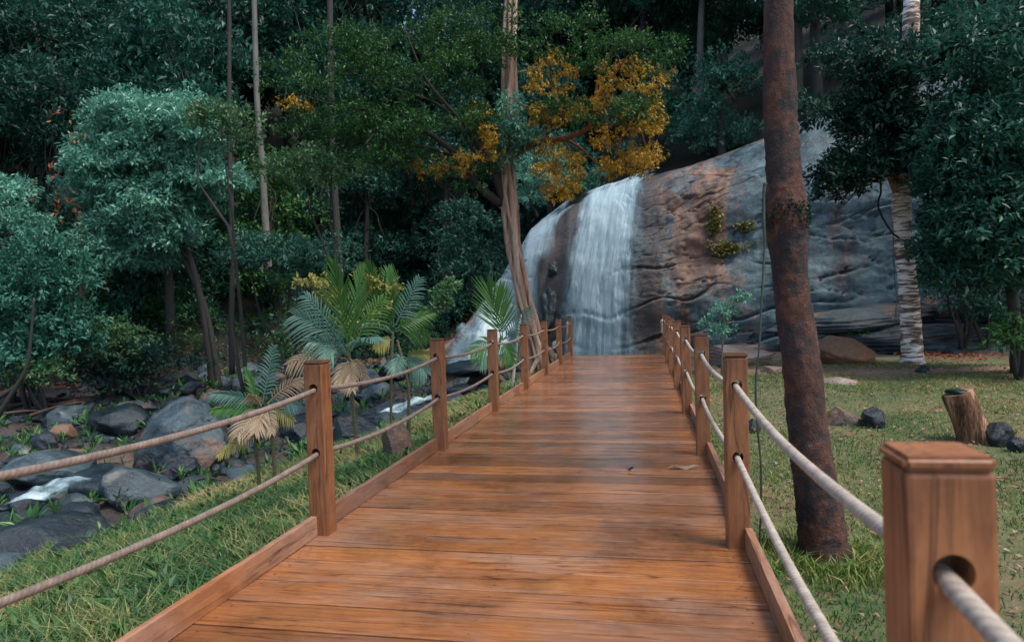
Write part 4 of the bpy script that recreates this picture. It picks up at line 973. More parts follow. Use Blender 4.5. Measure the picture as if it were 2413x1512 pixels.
crown_mb(spray([(1335, 385, 46, 38, 20), (1318, 440, 44, 26, 18), (1275, 370, 22, 44, 9), (1410, 320, 34, 30, 8), (1440, 385, 34, 34, 12), (1500, 380, 34, 34, 14), (1535, 360, 22, 22, 6), (1540, 265, 40, 50, 18), (1490, 290, 40, 36, 10), (1300, 265, 56, 34, 15), (1400, 250, 50, 30, 10), (1480, 190, 110, 50, 26), (1290, 180, 70, 50, 16), (1145, 330, 34, 42, 12), (1090, 385, 50, 26, 9), (1020, 390, 60, 20, 9), (1120, 270, 30, 20, 4), (700, 250, 40, 20, 4)], dF-1, 171, (0.09, 0.24), 1.5), 34, 0.075, 73, 8, 0.8, 0.5, zmin=-.8, shell=(0.5, 1.35)).obj('orange_foliage', LM['orange'], fig, org=fb)
crown_mb(spray([(1200, 290, 36, 60, 9), (1195, 370, 30, 30, 5), (1230, 330, 25, 30, 3)], dF-0.4, 271, (0.2, 0.36), 0.4), 34, 0.13, 74, 8, 0.5, 0.32).obj('climbing_foliage', LM['teal_pale'], fig, org=fb)

# ---- red brown trunk at the right
dR = 5.2
ol = [(-400, 1812, 1862), (60, 1800, 1868), (240, 1800, 1875), (330, 1803, 1880), (430, 1806, 1890), (480, 1804, 1899), (520, 1804, 1903), (560, 1811, 1899), (620, 1820, 1898), (700, 1828, 1905), (800, 1838, 1922), (900, 1848, 1936), (1000, 1858, 1946), (1100, 1868, 1961), (1200, 1880, 1980), (1272, 1886, 1992), (1330, 1884, 2012), (1400, 1872, 2036), (1450, 1850, 2070), (1560, 1800, 2130)]
P = [W((a+b_)/2, y_, dR) for y_, a, b_ in ol][::-1]; rr = [(b_-a)/2*S*dR/F for y_, a, b_ in ol][::-1]
rb = np.array(P[0]); rt = empty('red_trunk_tree', tuple(rb)); tag(rt, 'leaning red brown rough-barked trunk crossing the view right of the boardwalk', 'tree')
m_ = MB(); Pq, rq = resample(P, 240, rr)
add_tube(m_, Pq, rq, 40, lambda P_, th, L_: 0.06*fbm(P_*np.array((7, 7, 4)), 4, 3) + 0.05*fbm(P_*28, 3, 13))
m_.obj('trunk', BK['red'], rt, True, org=rb)
tp = Pq[-1]; ct = [(tp[0]+a, tp[1]+b_, tp[2]+c, s_, s_, s_*0.6) for a, b_, c, s_ in ((0, 0, 1.2, 1.3), (1.2, .4, .8, 1.1), (-1.0, .6, .9, 1.1), (.2, 1.3, 1.0, 1.1), (.3, -1, 1.4, .9))]
crown_mb(ct, 12, 0.14, 81, 7).obj('crown', LM['dark'], rt, org=rb)
# dark leafy collar on the trunk
m_ = MB(); pc = W(1853, 505, dR); r_ = np.random.default_rng(9); n = 900; a = r_.uniform(0, 2*pi, n); hz = r_.normal(0, 0.06, n)
Pp = np.stack([pc[0]+0.155*np.cos(a), pc[1]+0.155*np.sin(a), pc[2]+hz+0.02*np.sin(a*3)], -1); D = np.stack([np.cos(a), np.sin(a), r_.normal(-.3, .6, n)], -1)+r_.normal(0, .6, (n, 3))
V, Fc, T = leaves(Pp, D, r_.normal(0, 1, (n, 3)), r_.uniform(.015, .04, n), r_.uniform(.008, .018, n), r_.random(n)*0.4); m_.add(V, Fc, T)
m_.obj('moss_collar', LM['dark'], rt, org=rb)
# hanging vine beside it
m_ = MB(); P = [W(a, b_, 5.0) for a, b_ in ((1803, 430), (1799, 460), (1799, 520), (1801, 570), (1797, 650), (1793, 720), (1788, 820), (1780, 900), (1784, 1000), (1792, 1090), (1793, 1180), (1790, 1290), (1795, 1400))]
add_tube(m_, P, [0.012]*3+[0.0075]*10, 8, lambda P_, th, L_: 0.25*fbm(P_*20, 2, 3), n=90)
o = m_.obj('hanging_vine', plain('vine_skin', (0.030, 0.042, 0.030), 0.5), smooth_=True); tag(o, 'thin dark vine hanging straight down left of the red brown trunk', 'vine')

# ---- banded tree
dB = 15.6
sb = np.array(W(2152, 868, dB)); sb[2] = gz(sb[0], sb[1])-0.05
bt = empty('banded_tree', tuple(sb)); tag(bt, 'slim tree with white and brown banded bark on the lawn edge at right', 'tree')
ol = [(-200, 2140, 2168), (60, 2128, 2164), (240, 2120, 2160), (400, 2106, 2148), (480, 2103, 2144), (560, 2107, 2147), (620, 2113, 2153), (700, 2120, 2163), (780, 2124, 2169), (830, 2125, 2172), (868, 2118, 2180), (885, 2106, 2192)]
P = [W((a+b_)/2, y_, dB) for y_, a, b_ in ol][::-1]; rr = [(b_-a)/2*S*dB/F for y_, a, b_ in ol][::-1]
Pq, rq = resample(P, 200, rr)
m_ = MB(); add_tube(m_, Pq, rq, 28, lambda P_, th, L_: 0.012*np.sin(L_*34+3*fbm(P_*2, 2, 4)) + 0.05*fbm(P_*6, 3, 6)); m_.obj('trunk', BK['band'], bt, True, org=sb)
m_ = MB()
for pth in ([(2112, 450), (2098, 420), (2085, 395), (2070, 340), (2040, 280)], [(2130, 380), (2100, 300), (2060, 220), (2000, 150)], [(2135, 350), (2190, 280), (2250, 220)], [(2130, 300), (2140, 200), (2180, 100)]):
    add_tube(m_, [W(a, b_, dB-0.15*i) for i, (a, b_) in enumerate(pth)], np.linspace(0.09, 0.02, len(pth)), 8, n=18)
m_.obj('limb', BK['fig'], bt, True, org=sb)
crown_mb(spray([(2060, 290, 80, 45, 11), (2020, 390, 60, 34, 7), (1975, 430, 30, 30, 4), (2110, 280, 90, 60, 12), (2150, 350, 60, 40, 6), (2220, 300, 70, 60, 9), (2080, 140, 190, 80, 20), (1900, 262, 24, 22, 3), (2090, 400, 40, 20, 4)], dB-0.5, 371, (0.35, 0.65), 1.3), 26, 0.13, 92, 8, 0.35).obj('crown', LM['dark'], bt, org=sb)
# vines on the banded tree
for k, (pth, d, lb) in enumerate((([(2072, 410), (2075, 450), (2068, 480), (2078, 510), (2100, 545), (2118, 560)], 15.2, 'dark looping vine left of the banded trunk'), ([(2103, 520), (2106, 640), (2112, 700), (2108, 750)], 15.2, 'thin pale vine hanging close to the banded trunk'))):
    m_ = MB(); add_tube(m_, [W(a, b_, d) for a, b_ in pth], 0.022 if k == 0 else 0.012, 6, n=40); o = m_.obj('hanging_vine', BK['dark'] if k == 0 else BK['grey'], smooth_=True); tag(o, lb, 'vine')

# big dark tree at the right edge
db = 13.5; eb = np.array(W(2395, 850, db)); eb[2] = gz(eb[0], eb[1])
tree('dark_tree', tuple(eb), [(eb[0], eb[1], eb[2]-.2, .12), (*W(2390, 740, db), .1), (*W(2365, 600, db), .08), (*W(2330, 400, db), .06)],
     spray([(2320, 350, 110, 110, 22), (2350, 520, 90, 100, 20), (2250, 560, 60, 70, 9), (2370, 640, 60, 40, 8), (2330, 150, 120, 90, 16), (2260, 440, 50, 50, 6), (2400, 450, 60, 120, 14), (2300, 650, 70, 40, 9)], db, 471, (0.5, 0.8), 1.5), LM['dark'], BK['dark'],
     'big dark leafy tree filling the upper right corner of the view', dens=16, L=0.15, seed=95, per=8, limbs=10)
bush('leafy_bush', 2400, 790, 40, 40, 7, 12.8, LM['green'], 96, 'sunlit green bush low at the right edge', (0.25, 0.45), 22, 0.12)
bush('leafy_bush', 2040, 775, 50, 28, 8, 19.5, LM['green'], 97, 'small dark green bush growing on the ledges left of the banded trunk', (0.25, 0.45), 22, 0.10)
bush('leafy_bush', 2320, 735, 100, 45, 12, 17.2, LM['dark'], 196, 'dark leafy mass added to shade the ledges right of the banded trunk', (0.4, 0.7), 14, 0.12)  # added bush, there to darken the ledges below the big crown
bush('leafy_bush', 2260, 640, 70, 60, 10, 17.5, LM['dark'], 197, 'dark foliage added as shading right beside the upper banded trunk', (0.4, 0.7), 14, 0.12)  # extra dark leaves put in as shading for the bright gap
# little sapling by the cliff
e_ = empty('sapling', (0, 0, 0)); sp = G(1700, 862); sp = np.array(W(1700, 862, 14.5)); sp[2] = gz(sp[0], sp[1]); e_.location = tuple(sp)
tag(e_, 'young sapling with small pale green leaves left of the red brown trunk', 'sapling')
m_ = MB()
sm = [[(1700, 880), (1702, 800), (1705, 760), (1725, 720), (1755, 700)], [(1704, 775), (1685, 760), (1662, 765)], [(1705, 760), (1700, 735), (1690, 745)]]
for pth in sm: add_tube(m_, [W(a, b_, 14.5) for a, b_ in pth], np.linspace(.022, .006, len(pth)), 6, n=14)
m_.obj('stem', BK['grey'], e_, True, org=sp)
crown_mb(spray([(1745, 708, 20, 10, 5), (1715, 735, 25, 20, 7), (1675, 765, 22, 10, 5), (1700, 785, 18, 14, 5)], 14.5, 571, (.10, .2), .25), 60, .07, 98, 7).obj('crown', LM['teal_pale'], e_, org=sp)

# moss and small plants on the cliff face
m_ = MB(); r_ = np.random.default_rng(4)
for (cx, cy, rx, ry, n) in ((1672, 530, 12, 26, 260), (1700, 590, 40, 8, 160), (1735, 545, 14, 10, 90), (1690, 600, 14, 8, 90)):
    for i in range(n):
        X = cx + r_.normal(0, rx*0.6); Yv = cy + r_.normal(0, ry*0.6)
        lo, hi = 20.0, 32.0
        x_ = W(X, Yv, 26.5)[0]; u_ = None
        zt = W(X, Yv, 26.5)[2]; us = np.linspace(0.05, 0.99, 60); pts = cliff_pt(np.full(60, x_), us, 0.02); j = np.argmin(abs(pts[:, 2]-zt)); m_p = pts[j]
        V, Fc, T = leaves(m_p[None]+r_.normal(0, .04, (1, 3)), np.array([[r_.normal(0, .5), -1, r_.normal(-.1, .5)]]), r_.normal(0, 1, (1, 3)), np.array([.16]), np.array([.10]), np.array([r_.random()])); m_.add(V, Fc, T)
o = m_.obj('moss', LM['palm_yellow']); tag(o, 'yellow green moss growing on the cliff face', 'moss', kind='stuff')

# ---- stump
p = G(2285, 1040); d = depth(p)
q0 = np.array(W(2304, 1045, d)); q1 = np.array(W(2256, 922, d)); ax_ = q1-q0
st_ = empty('tree_stump', tuple(q0)); tag(st_, 'leaning cut stump with stringy brown bark standing in the lawn', 'stump')
m_ = MB(); rs = 36*S*d/F
add_tube(m_, [q0-ax_*0.12, q0, q0+ax_*0.3, q0+ax_*0.6, q0+ax_*0.9, q1], [rs*1.15, rs*1.0, rs*.92, rs*.9, rs*.9, rs*.86], 40, lambda P_, th, L_: 0.13*fbm(v3(np.cos(th)*3+0*L_, np.sin(th)*3+0*L_, L_*1.5), 3, 6)+0.05*np.sin(th*17+L_*6), n=30)
m_.obj('trunk', barkmat('bark_stump', [(0.40, (0.040, 0.020, 0.012)), (0.5, (0.21, 0.095, 0.045)), (0.60, (0.46, 0.29, 0.17))], 12, (1, 1, 0.10), 0.9, 1.0, 0.04), st_, True, org=q0)
m_ = MB(); V_, F_ = rock_shape(600, 3, 5, 0.8, 0.15); m_.add(V_*np.array((rs*0.72, rs*0.72, 0.04))+q1+np.array((0, 0, 0.0)), F_, 0); m_.obj('cut_top', LM['dark'], st_, True, org=q0)

# ------------------------------------------------------------------ palms
def frond(mb_, base, dirv, L, droop, lf, nl=22, facing=None, vee=0.35, wid=0.035, seed=0, tb=0.0, curve=0.0, fan=False):
    """feather leaf: midrib from base along dirv, bending down by droop; leaflets lf long each side"""
    r_ = np.random.default_rng(seed); dirv = unit(np.asarray(dirv, float)); base = np.asarray(base, float)
    t_ = np.linspace(0, 1, 16)[:, None]; P = base + dirv*L*t_ + np.array((0, 0, -1.0))*L*droop*t_**2.2
    add_tube(mb_, P, np.linspace(0.011, 0.003, 16), 5, t=0.5)
    T = unit(np.gradient(P, axis=0)); tt = np.linspace(0.16, 0.985, nl)
    for s_ in (-1, 1):
        for j, t0 in enumerate(tt):
            i = t0*15; i0 = int(i); c = P[i0]*(1-i+i0)+P[min(i0+1, 15)]*(i-i0); tg = T[i0]
            ref = np.array((0, 0, 1.0)) if facing is None else np.asarray(facing, float)
            sd = np.cross(tg, ref); sd /= np.linalg.norm(sd)+1e-6; up = np.cross(sd, tg); up *= np.sign(up @ ref) or 1
            ang = (0.74 - 0.52*t0 if fan else 1.05 - 0.5*t0) + r_.normal(0, 0.05); ll = lf*(math.sin(pi*min(0.97, 0.22+0.72*t0))**0.6)*r_.uniform(.88, 1.08)
            dr = tg*cos(ang) + sd*s_*sin(ang) + up*vee*0.5
            dr /= np.linalg.norm(dr); n = 5; k = np.linspace(0, 1, n)[:, None]
            C = c + dr*ll*k + np.array((0, 0, -1.0))*ll*((0.04 if fan else 0.32)+0.35*droop)*k**2 + up*curve*k
            wv = wid*np.array([0.55, 1, 0.95, 0.6, 0.03])[:, None]
            wd_ = unit(np.cross(dr, up))[None]*np.ones((n, 1))
            V = np.concatenate([C - wd_*wv/2, C + up*wv*0.22, C + wd_*wv/2]); Fc = grid_faces(3, n)
            mb_.add(V, Fc, np.clip(0.25+tb+0.5*r_.random()+0*V[:, 0], 0, 1))
TOCAM = np.array((0.15, -1, 0.15))
def palm(stems, fronds, label, d):
    """stems: lists of reading-grid points; fronds: (x0,y0,x1,y1,leaflet,droop,kind,facing,depth shift)"""
    b_ = np.array(W(*stems[0][0], d)); b_[2] = gz(b_[0], b_[1]); e_ = empty('palm', tuple(b_)); tag(e_, label, 'palm')
    for s_ in stems:
        m_ = MB(); r0 = s_[0] if isinstance(s_[0], float) else 0.02
        P = [W(a, c, d) for a, c in s_]; P[0][2] -= 0.12
        add_tube(m_, P, 0.021, 9, lambda P_, th, L_: 0.12*(np.abs(np.sin(L_*18)) > 0.97) + 0*th, n=60); m_.obj('stem', BK['palm'], e_, True, org=b_)
    for i, (x0, y0, x1, y1, lf, dr, kd, fc, sh) in enumerate(fronds):
        a = W(x0, y0, d); t_ = W(x1, y1, d+sh); L = np.linalg.norm(t_-a); v = t_-a + np.array((0, 0, L*dr))
        fan = kd == 'palm' and dr <= 0.1
        m_ = MB(); frond(m_, a, v, np.linalg.norm(v), dr, lf*(1.25 if fan else 1.2), 15 if L > .5 else 13, TOCAM if fc else None, seed=i*7+int(x0), wid=(0.030 if fan else 0.024) if L > .5 else 0.019, fan=fan)
        m_.obj('frond', LM[kd], e_, org=b_)
    return e_
palm([[(850, 1130), (842, 1040), (832, 950), (822, 830)], [(845, 1125), (838, 1030), (828, 930), (826, 850)]],
     [(822, 830, 786, 622, .38, .05, 'palm', 1, -.2), (822, 820, 850, 636, .30, .05, 'palm', 1, .15), (824, 830, 900, 700, .28, .15, 'palm', 1, .2), (818, 830, 695, 735, .36, .25, 'palm_blue', 1, -.2), (818, 835, 720, 690, .32, .2, 'palm_blue', 1, .3), (822, 840, 730, 800, .30, .3, 'palm_blue', 1, -.3), (824, 830, 890, 790, .28, .4, 'palm_blue', 0, -.4), (820, 845, 680, 855, .22, .35, 'palm_dry', 1, -.2), (818, 850, 830, 930, .18, .5, 'palm_dry', 1, -.4), (822, 850, 795, 915, .17, .5, 'palm_dry', 1, -.3), (822, 840, 760, 830, .22, .6, 'palm_blue', 1, -.5), (824, 845, 865, 900, .14, .4, 'palm_dry', 1, -.2)],
     'tall palm behind the first left post with upright green fans and hanging dry fronds', 9.0)
palm([[(968, 1045), (964, 980), (960, 900), (935, 800)], [(922, 1090), (921, 980), (922, 860), (925, 780)]],
     [(925, 770, 868, 632, .38, .05, 'palm', 1, -.2), (928, 770, 915, 640, .32, .05, 'palm', 1, .2), (932, 765, 988, 655, .26, .05, 'palm_blue', 1, 0), (922, 780, 845, 760, .26, .35, 'palm_blue', 0, -.4), (930, 780, 1000, 770, .26, .25, 'palm', 1, .3), (925, 785, 870, 720, .30, .2, 'palm', 1, .3), (940, 840, 930, 880, .2, .5, 'palm_blue', 1, -.4), (950, 850, 1005, 880, .24, .5, 'palm_blue', 1, -.3), (955, 850, 1010, 830, .18, .4, 'palm_yellow', 1, -.1), (925, 800, 885, 820, .14, .5, 'palm_yellow', 1, -.2), (930, 775, 1020, 735, .16, .15, 'palm', 1, .2)],
     'palm with two dark stems left of the second left post', 9.9)
palm([[(615, 1205), (608, 1100), (600, 1030), (610, 960)], [(650, 1190), (646, 1100), (640, 1010), (632, 950)]],
     [(618, 950, 645, 815, .17, .05, 'palm_blue', 1, 0), (610, 955, 580, 870, .12, .05, 'palm', 1, .1), (610, 950, 500, 925, .13, .2, 'palm_blue', 1, -.2), (612, 965, 500, 965, .12, .15, 'palm', 1, -.2), (620, 960, 560, 1030, .2, .35, 'palm_dry', 1, -.3), (625, 965, 600, 1020, .2, .3, 'palm_dry', 1, -.3), (628, 965, 640, 1020, .16, .3, 'palm_dry', 1, -.3), (603, 1030, 515, 1075, .10, .35, 'palm_yellow', 1, -.3), (630, 950, 710, 890, .16, .25, 'palm_dry', 1, 0), (632, 955, 700, 950, .15, .35, 'palm_blue', 1, -.2), (625, 960, 690, 990, .14, .3, 'palm_yellow', 1, -.2), (615, 955, 585, 925, .13, .3, 'palm_dry', 1, -.2)],
     'small low palm over the river bank left of the first post', 7.9)
palm([[(1176, 925), (1174, 880), (1172, 840), (1180, 790)]],
     [(1182, 800, 1150, 680, .62, .03, 'palm', 1, 0), (1184, 800, 1178, 690, .5, .03, 'palm', 1, .15), (1185, 800, 1250, 725, .26, .1, 'palm_blue', 1, -.2), (1185, 800, 1235, 790, .3, .4, 'palm_blue', 1, -.3), (1180, 805, 1110, 830, .3, .4, 'palm', 1, -.3), (1180, 805, 1130, 860, .3, .4, 'palm_blue', 1, -.3), (1182, 805, 1210, 860, .25, .4, 'palm', 1, -.2)],
     'single broad green palm fan behind the third left post in front of the white foam', 12.7)
# leafy shrub climbing among the palms
e_ = empty('climbing_shrub', (0, 0, 0)); cb = np.array(W(960, 1000, 10.3)); cb[2] = gz(cb[0], cb[1]); e_.location = tuple(cb)
tag(e_, 'shrub with a long pale flowering arm reaching up to the right from the palms', 'shrub')
m_ = MB()
for pth in ([(960, 1010), (965, 900), (985, 800), (1010, 740), (1045, 700), (1078, 672)], [(965, 900), (970, 840), (1000, 800)]): add_tube(m_, [W(a, c, 10.3) for a, c in pth], np.linspace(.02, .006, len(pth)), 6, n=20)
m_.obj('stem', BK['grey'], e_, True, org=cb)
crown_mb(spray([(1062, 682, 20, 10, 6), (1035, 705, 20, 14, 7), (1005, 735, 24, 22, 9), (985, 780, 24, 30, 9), (970, 840, 26, 30, 7)], 10.3, 671, (.08, .15), .2), 90, .06, 101, 7).obj('crown', LM['bright'], e_, org=cb)
e_ = empty('climbing_vine', (0, 0, 0)); cb = np.array(W(800, 1000, 9.8)); cb[2] = gz(cb[0], cb[1]); e_.location = tuple(cb)
tag(e_, 'yellow green leafy vine tangled through the tops of the tall palms', 'vine')
m_ = MB()
for pth in ([(830, 1000), (815, 850), (790, 720), (740, 670)], [(815, 850), (860, 700), (860, 650)], [(790, 720), (850, 680), (900, 650)]): add_tube(m_, [W(a, c, 9.8) for a, c in pth], .008, 6, n=20)
m_.obj('stem', BK['grey'], e_, True, org=cb)
crown_mb(spray([(740, 665, 30, 14, 8), (770, 700, 40, 26, 8), (860, 660, 30, 20, 6), (850, 720, 40, 50, 8), (900, 700, 50, 40, 7), (830, 760, 60, 30, 6)], 9.8, 771, (.08, .16), .3), 26, .065, 102, 7, 0.3, 0.55).obj('crown', LM['palm_yellow'], e_, org=cb)

# small plants beside the boardwalk end
def tuft(name, x, y, n, L, seed, mat, label, cat, wid=0.03):
    m_ = MB(); r_ = np.random.default_rng(seed); z = gz(x, y)
    for k in range(n):
        a = r_.uniform(0, 2*pi); el = r_.uniform(.5, 1.4); d_ = np.array((cos(a)*cos(el), sin(a)*cos(el), sin(el))); l = L*r_.uniform(.7, 1.1)
        t_ = np.linspace(0, 1, 7)[:, None]; C = d_*l*t_ + np.array((0, 0, -1.))*l*.35*t_**2.5 + np.array((r_.normal(0, .04), r_.normal(0, .04), 0))
        sd = np.array((-sin(a), cos(a), 0)); w_ = wid*np.array([.5, .8, 1, 1, .8, .5, .03])[:, None]
        V = np.concatenate([C-sd*w_/2, C+sd*w_/2]); m_.add(V, grid_faces(2, 7), np.clip(r_.random()+0*V[:, 0], 0, 1))
    o = m_.obj(name, mat); o.location = (x, y, z); tag(o, label, cat); return o
for k, (dx, dy, d, L, mt, lb) in enumerate(((1310, 870, 17.2, .62, 'palm', 'strap-leaved green plant between the fifth and sixth left posts'), (1260, 880, 15.5, .5, 'palm', 'leafy clump at the foot of the fig tree'), (1215, 905, 13.2, .45, 'bright', 'low bright plant behind the fourth left post'), (1340, 850, 18.6, .6, 'palm_yellow', 'yellow edged plant beside the last left post'), (1120, 930, 11.2, .4, 'palm', 'dark green clump behind the third left post'))):
    p = W(dx, dy, d); tuft('strap_plant', min(p[0], XL-0.22), p[1], 26, L, 700+k, LM[mt], lb, 'plant')
p = W(1560, 830, 20.4); o = tuft('strap_plant', p[0], p[1], 22, .5, 720, LM['palm'], 'green fern-like plant just past the boardwalk end at right', 'plant'); o.location.z = -0.28
p = W(1530, 835, 20.3); o = tuft('dry_plant', p[0], p[1], 26, .36, 721, LM['red'], 'reddish dead plant just past the boardwalk end', 'plant', .025); o.location.z = -0.22
# pale thin trunk and white flower head behind the fourth post
m_ = MB(); add_tube(m_, [W(1205, 930, 13.6), W(1213, 850, 13.6), W(1222, 770, 13.6), W(1228, 740, 13.6)], [.035, .03, .025, .02], 8, n=20); o = m_.obj('slender_tree', plain('pale_bark', (.42, .36, .32)), smooth_=True); tag(o, 'thin whitish trunk just left of the fourth left post', 'tree')
e_ = empty('white_flower', tuple(W(1316, 830, 17.3))); fo = np.array(e_.location[:]); m_ = MB(); add_tube(m_, [W(1322, 870, 17.3), W(1318, 835, 17.3), W(1311, 815, 17.3)], .012, 6, n=10); m_.obj('stem', BK['palm'], e_, True, org=fo)
m_ = MB(); n = 260; u = sphere_dirs(n, rng, -1); V, Fc, T = leaves(np.array(W(1311, 811, 17.3))+u*.03, u, rng.normal(0, 1, (n, 3)), np.full(n, .10), np.full(n, .02), rng.random(n)); m_.add(V, Fc, T); m_.obj('flower_head', plain('petal_white', (.75, .74, .66)), e_, org=fo)
tag(e_, 'round white flower head on a stalk between the fifth and sixth left posts', 'flower')

# ------------------------------------------------------------------ grass
def grass(name, pts, L, Wb, lean, mat, label, seed, tintf):
    r_ = np.random.default_rng(seed); n = len(pts); a = r_.uniform(0, 2*pi, n); l = L*r_.uniform(.5, 1.3, n)
    P = v3(pts[:, 0], pts[:, 1], hgt(pts[:, 0], pts[:, 1])-0.01); o = np.stack([np.cos(a), np.sin(a), 0*a], -1)*(lean*r_.uniform(.3, 1.4, n)*l)[:, None]
    b_ = r_.uniform(0, 2*pi, n); sd = np.stack([np.cos(b_), np.sin(b_), 0*b_], -1)*(Wb/2)
    mid = P + o*0.35 + np.array((0, 0, 1.))*(l*0.62)[:, None]; tip = P + o + np.array((0, 0, 1.))*(l*0.9)[:, None]
    V = np.stack([P-sd, P+sd, mid+sd*.8, mid-sd*.8, tip], 1).reshape(-1, 3); i = np.arange(n)*5
    m_ = MB(); t_ = np.repeat(np.clip(tintf(pts, r_), 0, 1), 5)
    m_.add(V, np.stack([i, i+1, i+2, i+3], -1), t_); m_.F.append(np.stack([i+3, i+2, i+4], -1))
    ob_ = m_.obj(name, mat); tag(ob_, label, 'grass', kind='stuff'); return ob_
def scatter(n, x0, x1, y0, y1, seed, ok, power=1.0):
    r_ = np.random.default_rng(seed); y = y0 + (y1-y0)*r_.random(n)**power; x = r_.uniform(x0, x1, n); k = ok(x, y); return np.stack([x[k], y[k]], -1)
def patch(p, s, seed): return 0.5+0.55*fbm(v3(p[:, 0]*s, p[:, 1]*s, 0), 3, seed)
nl = lambda p: patch(p, .9, 41)
okR = lambda x, y: (x > XR+0.16) & (x < 0.62*y+3.0) & (np.abs(y-(15.3+0.05*x+0.25*np.sin(x))) > 0.4) & (y < 16.6) & ((fbm(v3(x*.9, y*.9, 0), 3, 43) > -0.25) | (np.random.default_rng(1).random(len(x)) > .7))
grass('lawn_grass', scatter(230000, XR, 14, 1.0, 17, 21, okR, 1.35), 0.055, 0.009, 0.9, LM['grass_r'], 'short patchy green and straw coloured grass right of the boardwalk', 31, lambda p, r_: -0.18+0.95*nl(p)+r_.normal(0, .24, len(p)))
bxf = lambda y: np.interp(y, [0, 6, 10, 16, 20], [-7.2, -6.6, -6.2, -5.2, -3.2])
okL = lambda x, y: (x < XL-0.10) & (x > bxf(y)+0.1+0.6*fbm(v3(x*1.1, y*1.1, 0), 2, 47))
grass('bank_grass', scatter(200000, -8, XL, 1.5, 20, 22, okL, 1.2), 0.17, 0.012, 1.0, LM['grass_l'], 'long green and straw grass on the bank left of the boardwalk', 32, lambda p, r_: 0.0+0.75*patch(p, 1.0, 45)+r_.normal(0, .22, len(p)))
tf = scatter(26000, XR, 13, 1.0, 16.5, 29, lambda x, y: okR(x, y) & (fbm(v3(x*1.6, y*1.6, 7), 3, 143) > .12), 1.3)
grass('lawn_tufts', tf, 0.10, 0.010, 1.1, LM['grass_l'], 'taller green tufts standing in the lawn', 36, lambda p, r_: .1+r_.normal(.15, .2, len(p)))
ar_ = np.random.default_rng(90); aa = ar_.uniform(0, 2*pi, 1500); rd = 0.19+0.35*ar_.random(1500)**1.6
gt_ = G(1950, 1345); tp_ = np.stack([gt_[0]+rd*np.cos(aa), gt_[1]+0.1+rd*np.sin(aa)], -1)
grass('trunk_tufts', tp_, 0.13, 0.011, 0.9, LM['grass_r'], 'grass tufts growing round the foot of the red brown trunk', 37, lambda p, r_: .3+r_.normal(.1, .25, len(p)))
# broad-leaved weeds in the bank grass
wd = scatter(650, -6.6, XL-.3, 3, 18, 23, okL); m_ = MB(); r_ = np.random.default_rng(77)
for (x, y) in wd:
    z = gz(x, y); n = 14; a = r_.uniform(0, 2*pi, n); el = r_.uniform(.1, 1.0, n); D = np.stack([np.cos(a)*np.cos(el), np.sin(a)*np.cos(el), np.sin(el)], -1)
    P = np.array((x, y, z+.04)) + D*r_.uniform(0, .12, n)[:, None]; Ls = r_.uniform(.05, .12, n); V, Fc, T = leaves(P, D, np.array((0, 0, 1.))+r_.normal(0, .3, (n, 3)), Ls, Ls*.45, r_.random(n)); m_.add(V, Fc, T)
o = m_.obj('weeds', LM['green']); tag(o, 'broad-leaved green weeds among the bank grass', 'weeds', kind='stuff')
q_ = scatter(900, -19, -5, 8, 30, 123, lambda x, y: (x < bxf(y)+.3) & (y < yb(x)+1)); m_ = MB()
for (x, y) in q_:
    z = gz(x, y); n = 16; s_ = r_.uniform(.5, 1.3); a = r_.uniform(0, 2*pi, n); el = r_.uniform(.4, 1.4, n); D = np.stack([np.cos(a)*np.cos(el), np.sin(a)*np.cos(el), np.sin(el)], -1)
    P = np.array((x, y, z+.02)) + D*r_.uniform(0, .15, n)[:, None]*s_; Ls = r_.uniform(.10, .26, n)*s_; V, Fc, T = leaves(P, D, np.array((0, 0, 1.))+r_.normal(0, .3, (n, 3)), Ls, Ls*.25, r_.random(n)); m_.add(V, Fc, T)
o = m_.obj('stream_weeds', LM['green']); tag(o, 'small green plants growing between the stones of the river bed', 'weeds', kind='stuff')
# fallen leaves: lawn, far bank, ledges
def litter(name, P, L, mat, label, seed):
    r_ = np.random.default_rng(seed); n = len(P); a = r_.uniform(0, 2*pi, n); D = np.stack([np.cos(a), np.sin(a), r_.normal(0, .25, n)], -1); Ls = L*r_.uniform(.6, 1.3, n)
    V, Fc, T = leaves(P, D, np.array((0, 0, 1.))+r_.normal(0, .4, (n, 3)), Ls, Ls*.5, r_.random(n)); m_ = MB(); m_.add(V, Fc, T); o = m_.obj(name, mat); tag(o, label, 'leaf litter', kind='stuff')
q_ = scatter(11000, XR+.2, 13, 2, 17.5, 24, lambda x, y: (x < .62*y+3)); litter('leaf_litter', v3(q_[:, 0], q_[:, 1], hgt(q_[:, 0], q_[:, 1])+.035), .06, LM['litter'], 'dead brown leaves scattered over the lawn', 5)
x_ = rng.uniform(-26, -8, 9000); y_ = yb(x_)+rng.uniform(-2.2, 2.2, 9000); litter('leaf_litter', v3(x_, y_, hgt(x_, y_)+.05), .13, LM['litter'], 'rusty dead leaves and twigs along the far bank', 6)
x_ = rng.uniform(6.5, 13.5, 2600); y_ = rng.uniform(17.2, 21, 2600); litter('leaf_litter', v3(x_, y_, hgt(x_, y_)+.06), .09, LM['red'], 'red brown leaves lying below the ledges at right', 7)
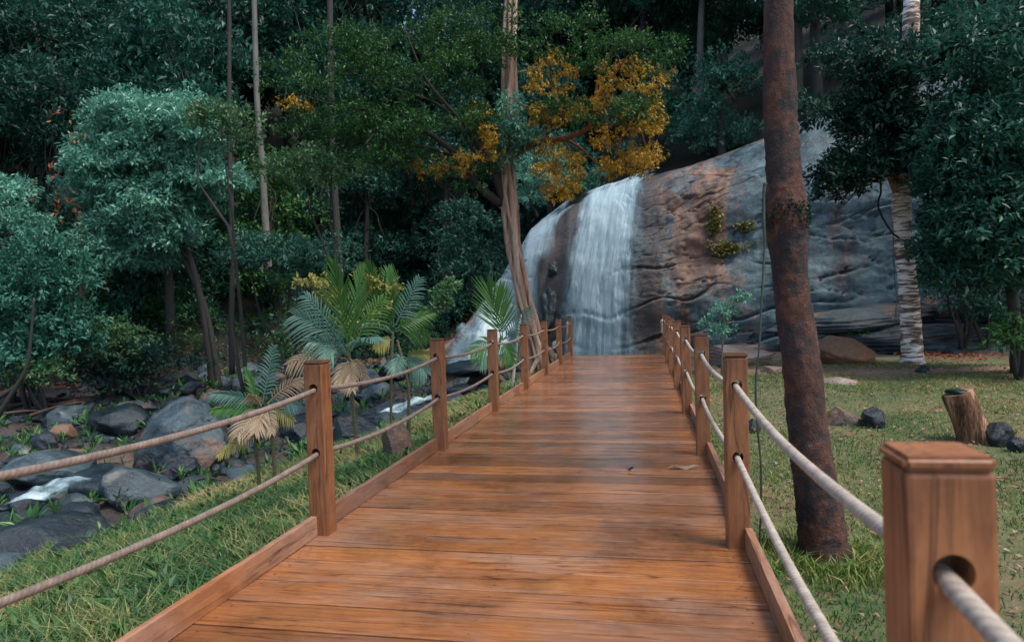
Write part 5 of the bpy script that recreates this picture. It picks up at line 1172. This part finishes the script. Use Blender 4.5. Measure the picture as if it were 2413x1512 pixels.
# orange dead leaves caught on far-left branches
m_ = MB(); r_ = np.random.default_rng(8)
for (cx, cy) in ((145, 272), (178, 325), (172, 490), (140, 470), (135, 500), (183, 565), (245, 675), (90, 450), (160, 465), (130, 400)):
    n = 8; c = W(cx, cy, 23.5); P = c + r_.normal(0, .14, (n, 3)); V, Fc, T = leaves(P, r_.normal(0, 1, (n, 3)), r_.normal(0, 1, (n, 3)), np.full(n, .2), np.full(n, .09), r_.random(n)); m_.add(V, Fc, T)
o = m_.obj('withered_leaves', LM['red']); tag(o, 'withered orange leaves dotted over the forest at far left', 'leaves', kind='stuff')
# driftwood
def stick(pts, r0, label, mat='twig'):
    m_ = MB(); P = np.array(pts); add_tube(m_, P, np.linspace(r0, r0*.45, len(P)), 8, lambda P_, th, L_: .15*fbm(P_*9, 2, 3), n=24); o = m_.obj('driftwood', BK[mat], smooth_=True); tag(o, label, 'driftwood', 'driftwood branches in the river bed'); return o
def gp(dx, dy, up=0.12): p = np.array(G(dx, dy)); p[2] += up; return p
for k, (a, b_, r0) in enumerate((((0, 970), (230, 945), .07), ((20, 985), (190, 962), .05), ((40, 955), (160, 975), .05), ((-20, 960), (140, 950), .06), ((70, 1000), (200, 960), .045), ((10, 998), (130, 985), .04))):
    p0, p1 = gp(*a, .15+.03*k), gp(*b_, .2); stick([p0, (p0+p1)/2+np.array((0, 0, .06)), p1], r0, 'one of the long driftwood branches stranded across the river bed at upper left')
for k, (a, b_, r0, lb) in enumerate((((230, 1205), (400, 1135), .028, 'thin bent stick lying against the wet flat-topped boulder'), ((370, 1110), (430, 1150), .025, 'short reddish stick below the slanted boulder'), ((460, 1145), (530, 1175), .022, 'dark curved stick on the mud by the grass'), ((620, 1120), (690, 1080), .02, 'dark twig left of the first post'))):
    p0, p1 = gp(*a, .1), gp(*b_, .25); stick([p0, (p0+p1)/2+np.array((0, 0, .05)), p1], r0, lb)
for k, (pth, lb) in enumerate((([(-20, 1000), (25, 930), (60, 870), (72, 800), (80, 700)], 'dark bare sapling leaning in at the left edge'), ([(-10, 940), (40, 905), (62, 872)], 'dark bare side branch at the left edge'))):
    m_ = MB(); add_tube(m_, [W(a, c, 15) for a, c in pth], np.linspace(.06, .02, len(pth)), 8, n=20); o = m_.obj('bare_sapling', BK['dark'], smooth_=True); tag(o, lb, 'tree')
print('trees', nt_, 'stones', nst)
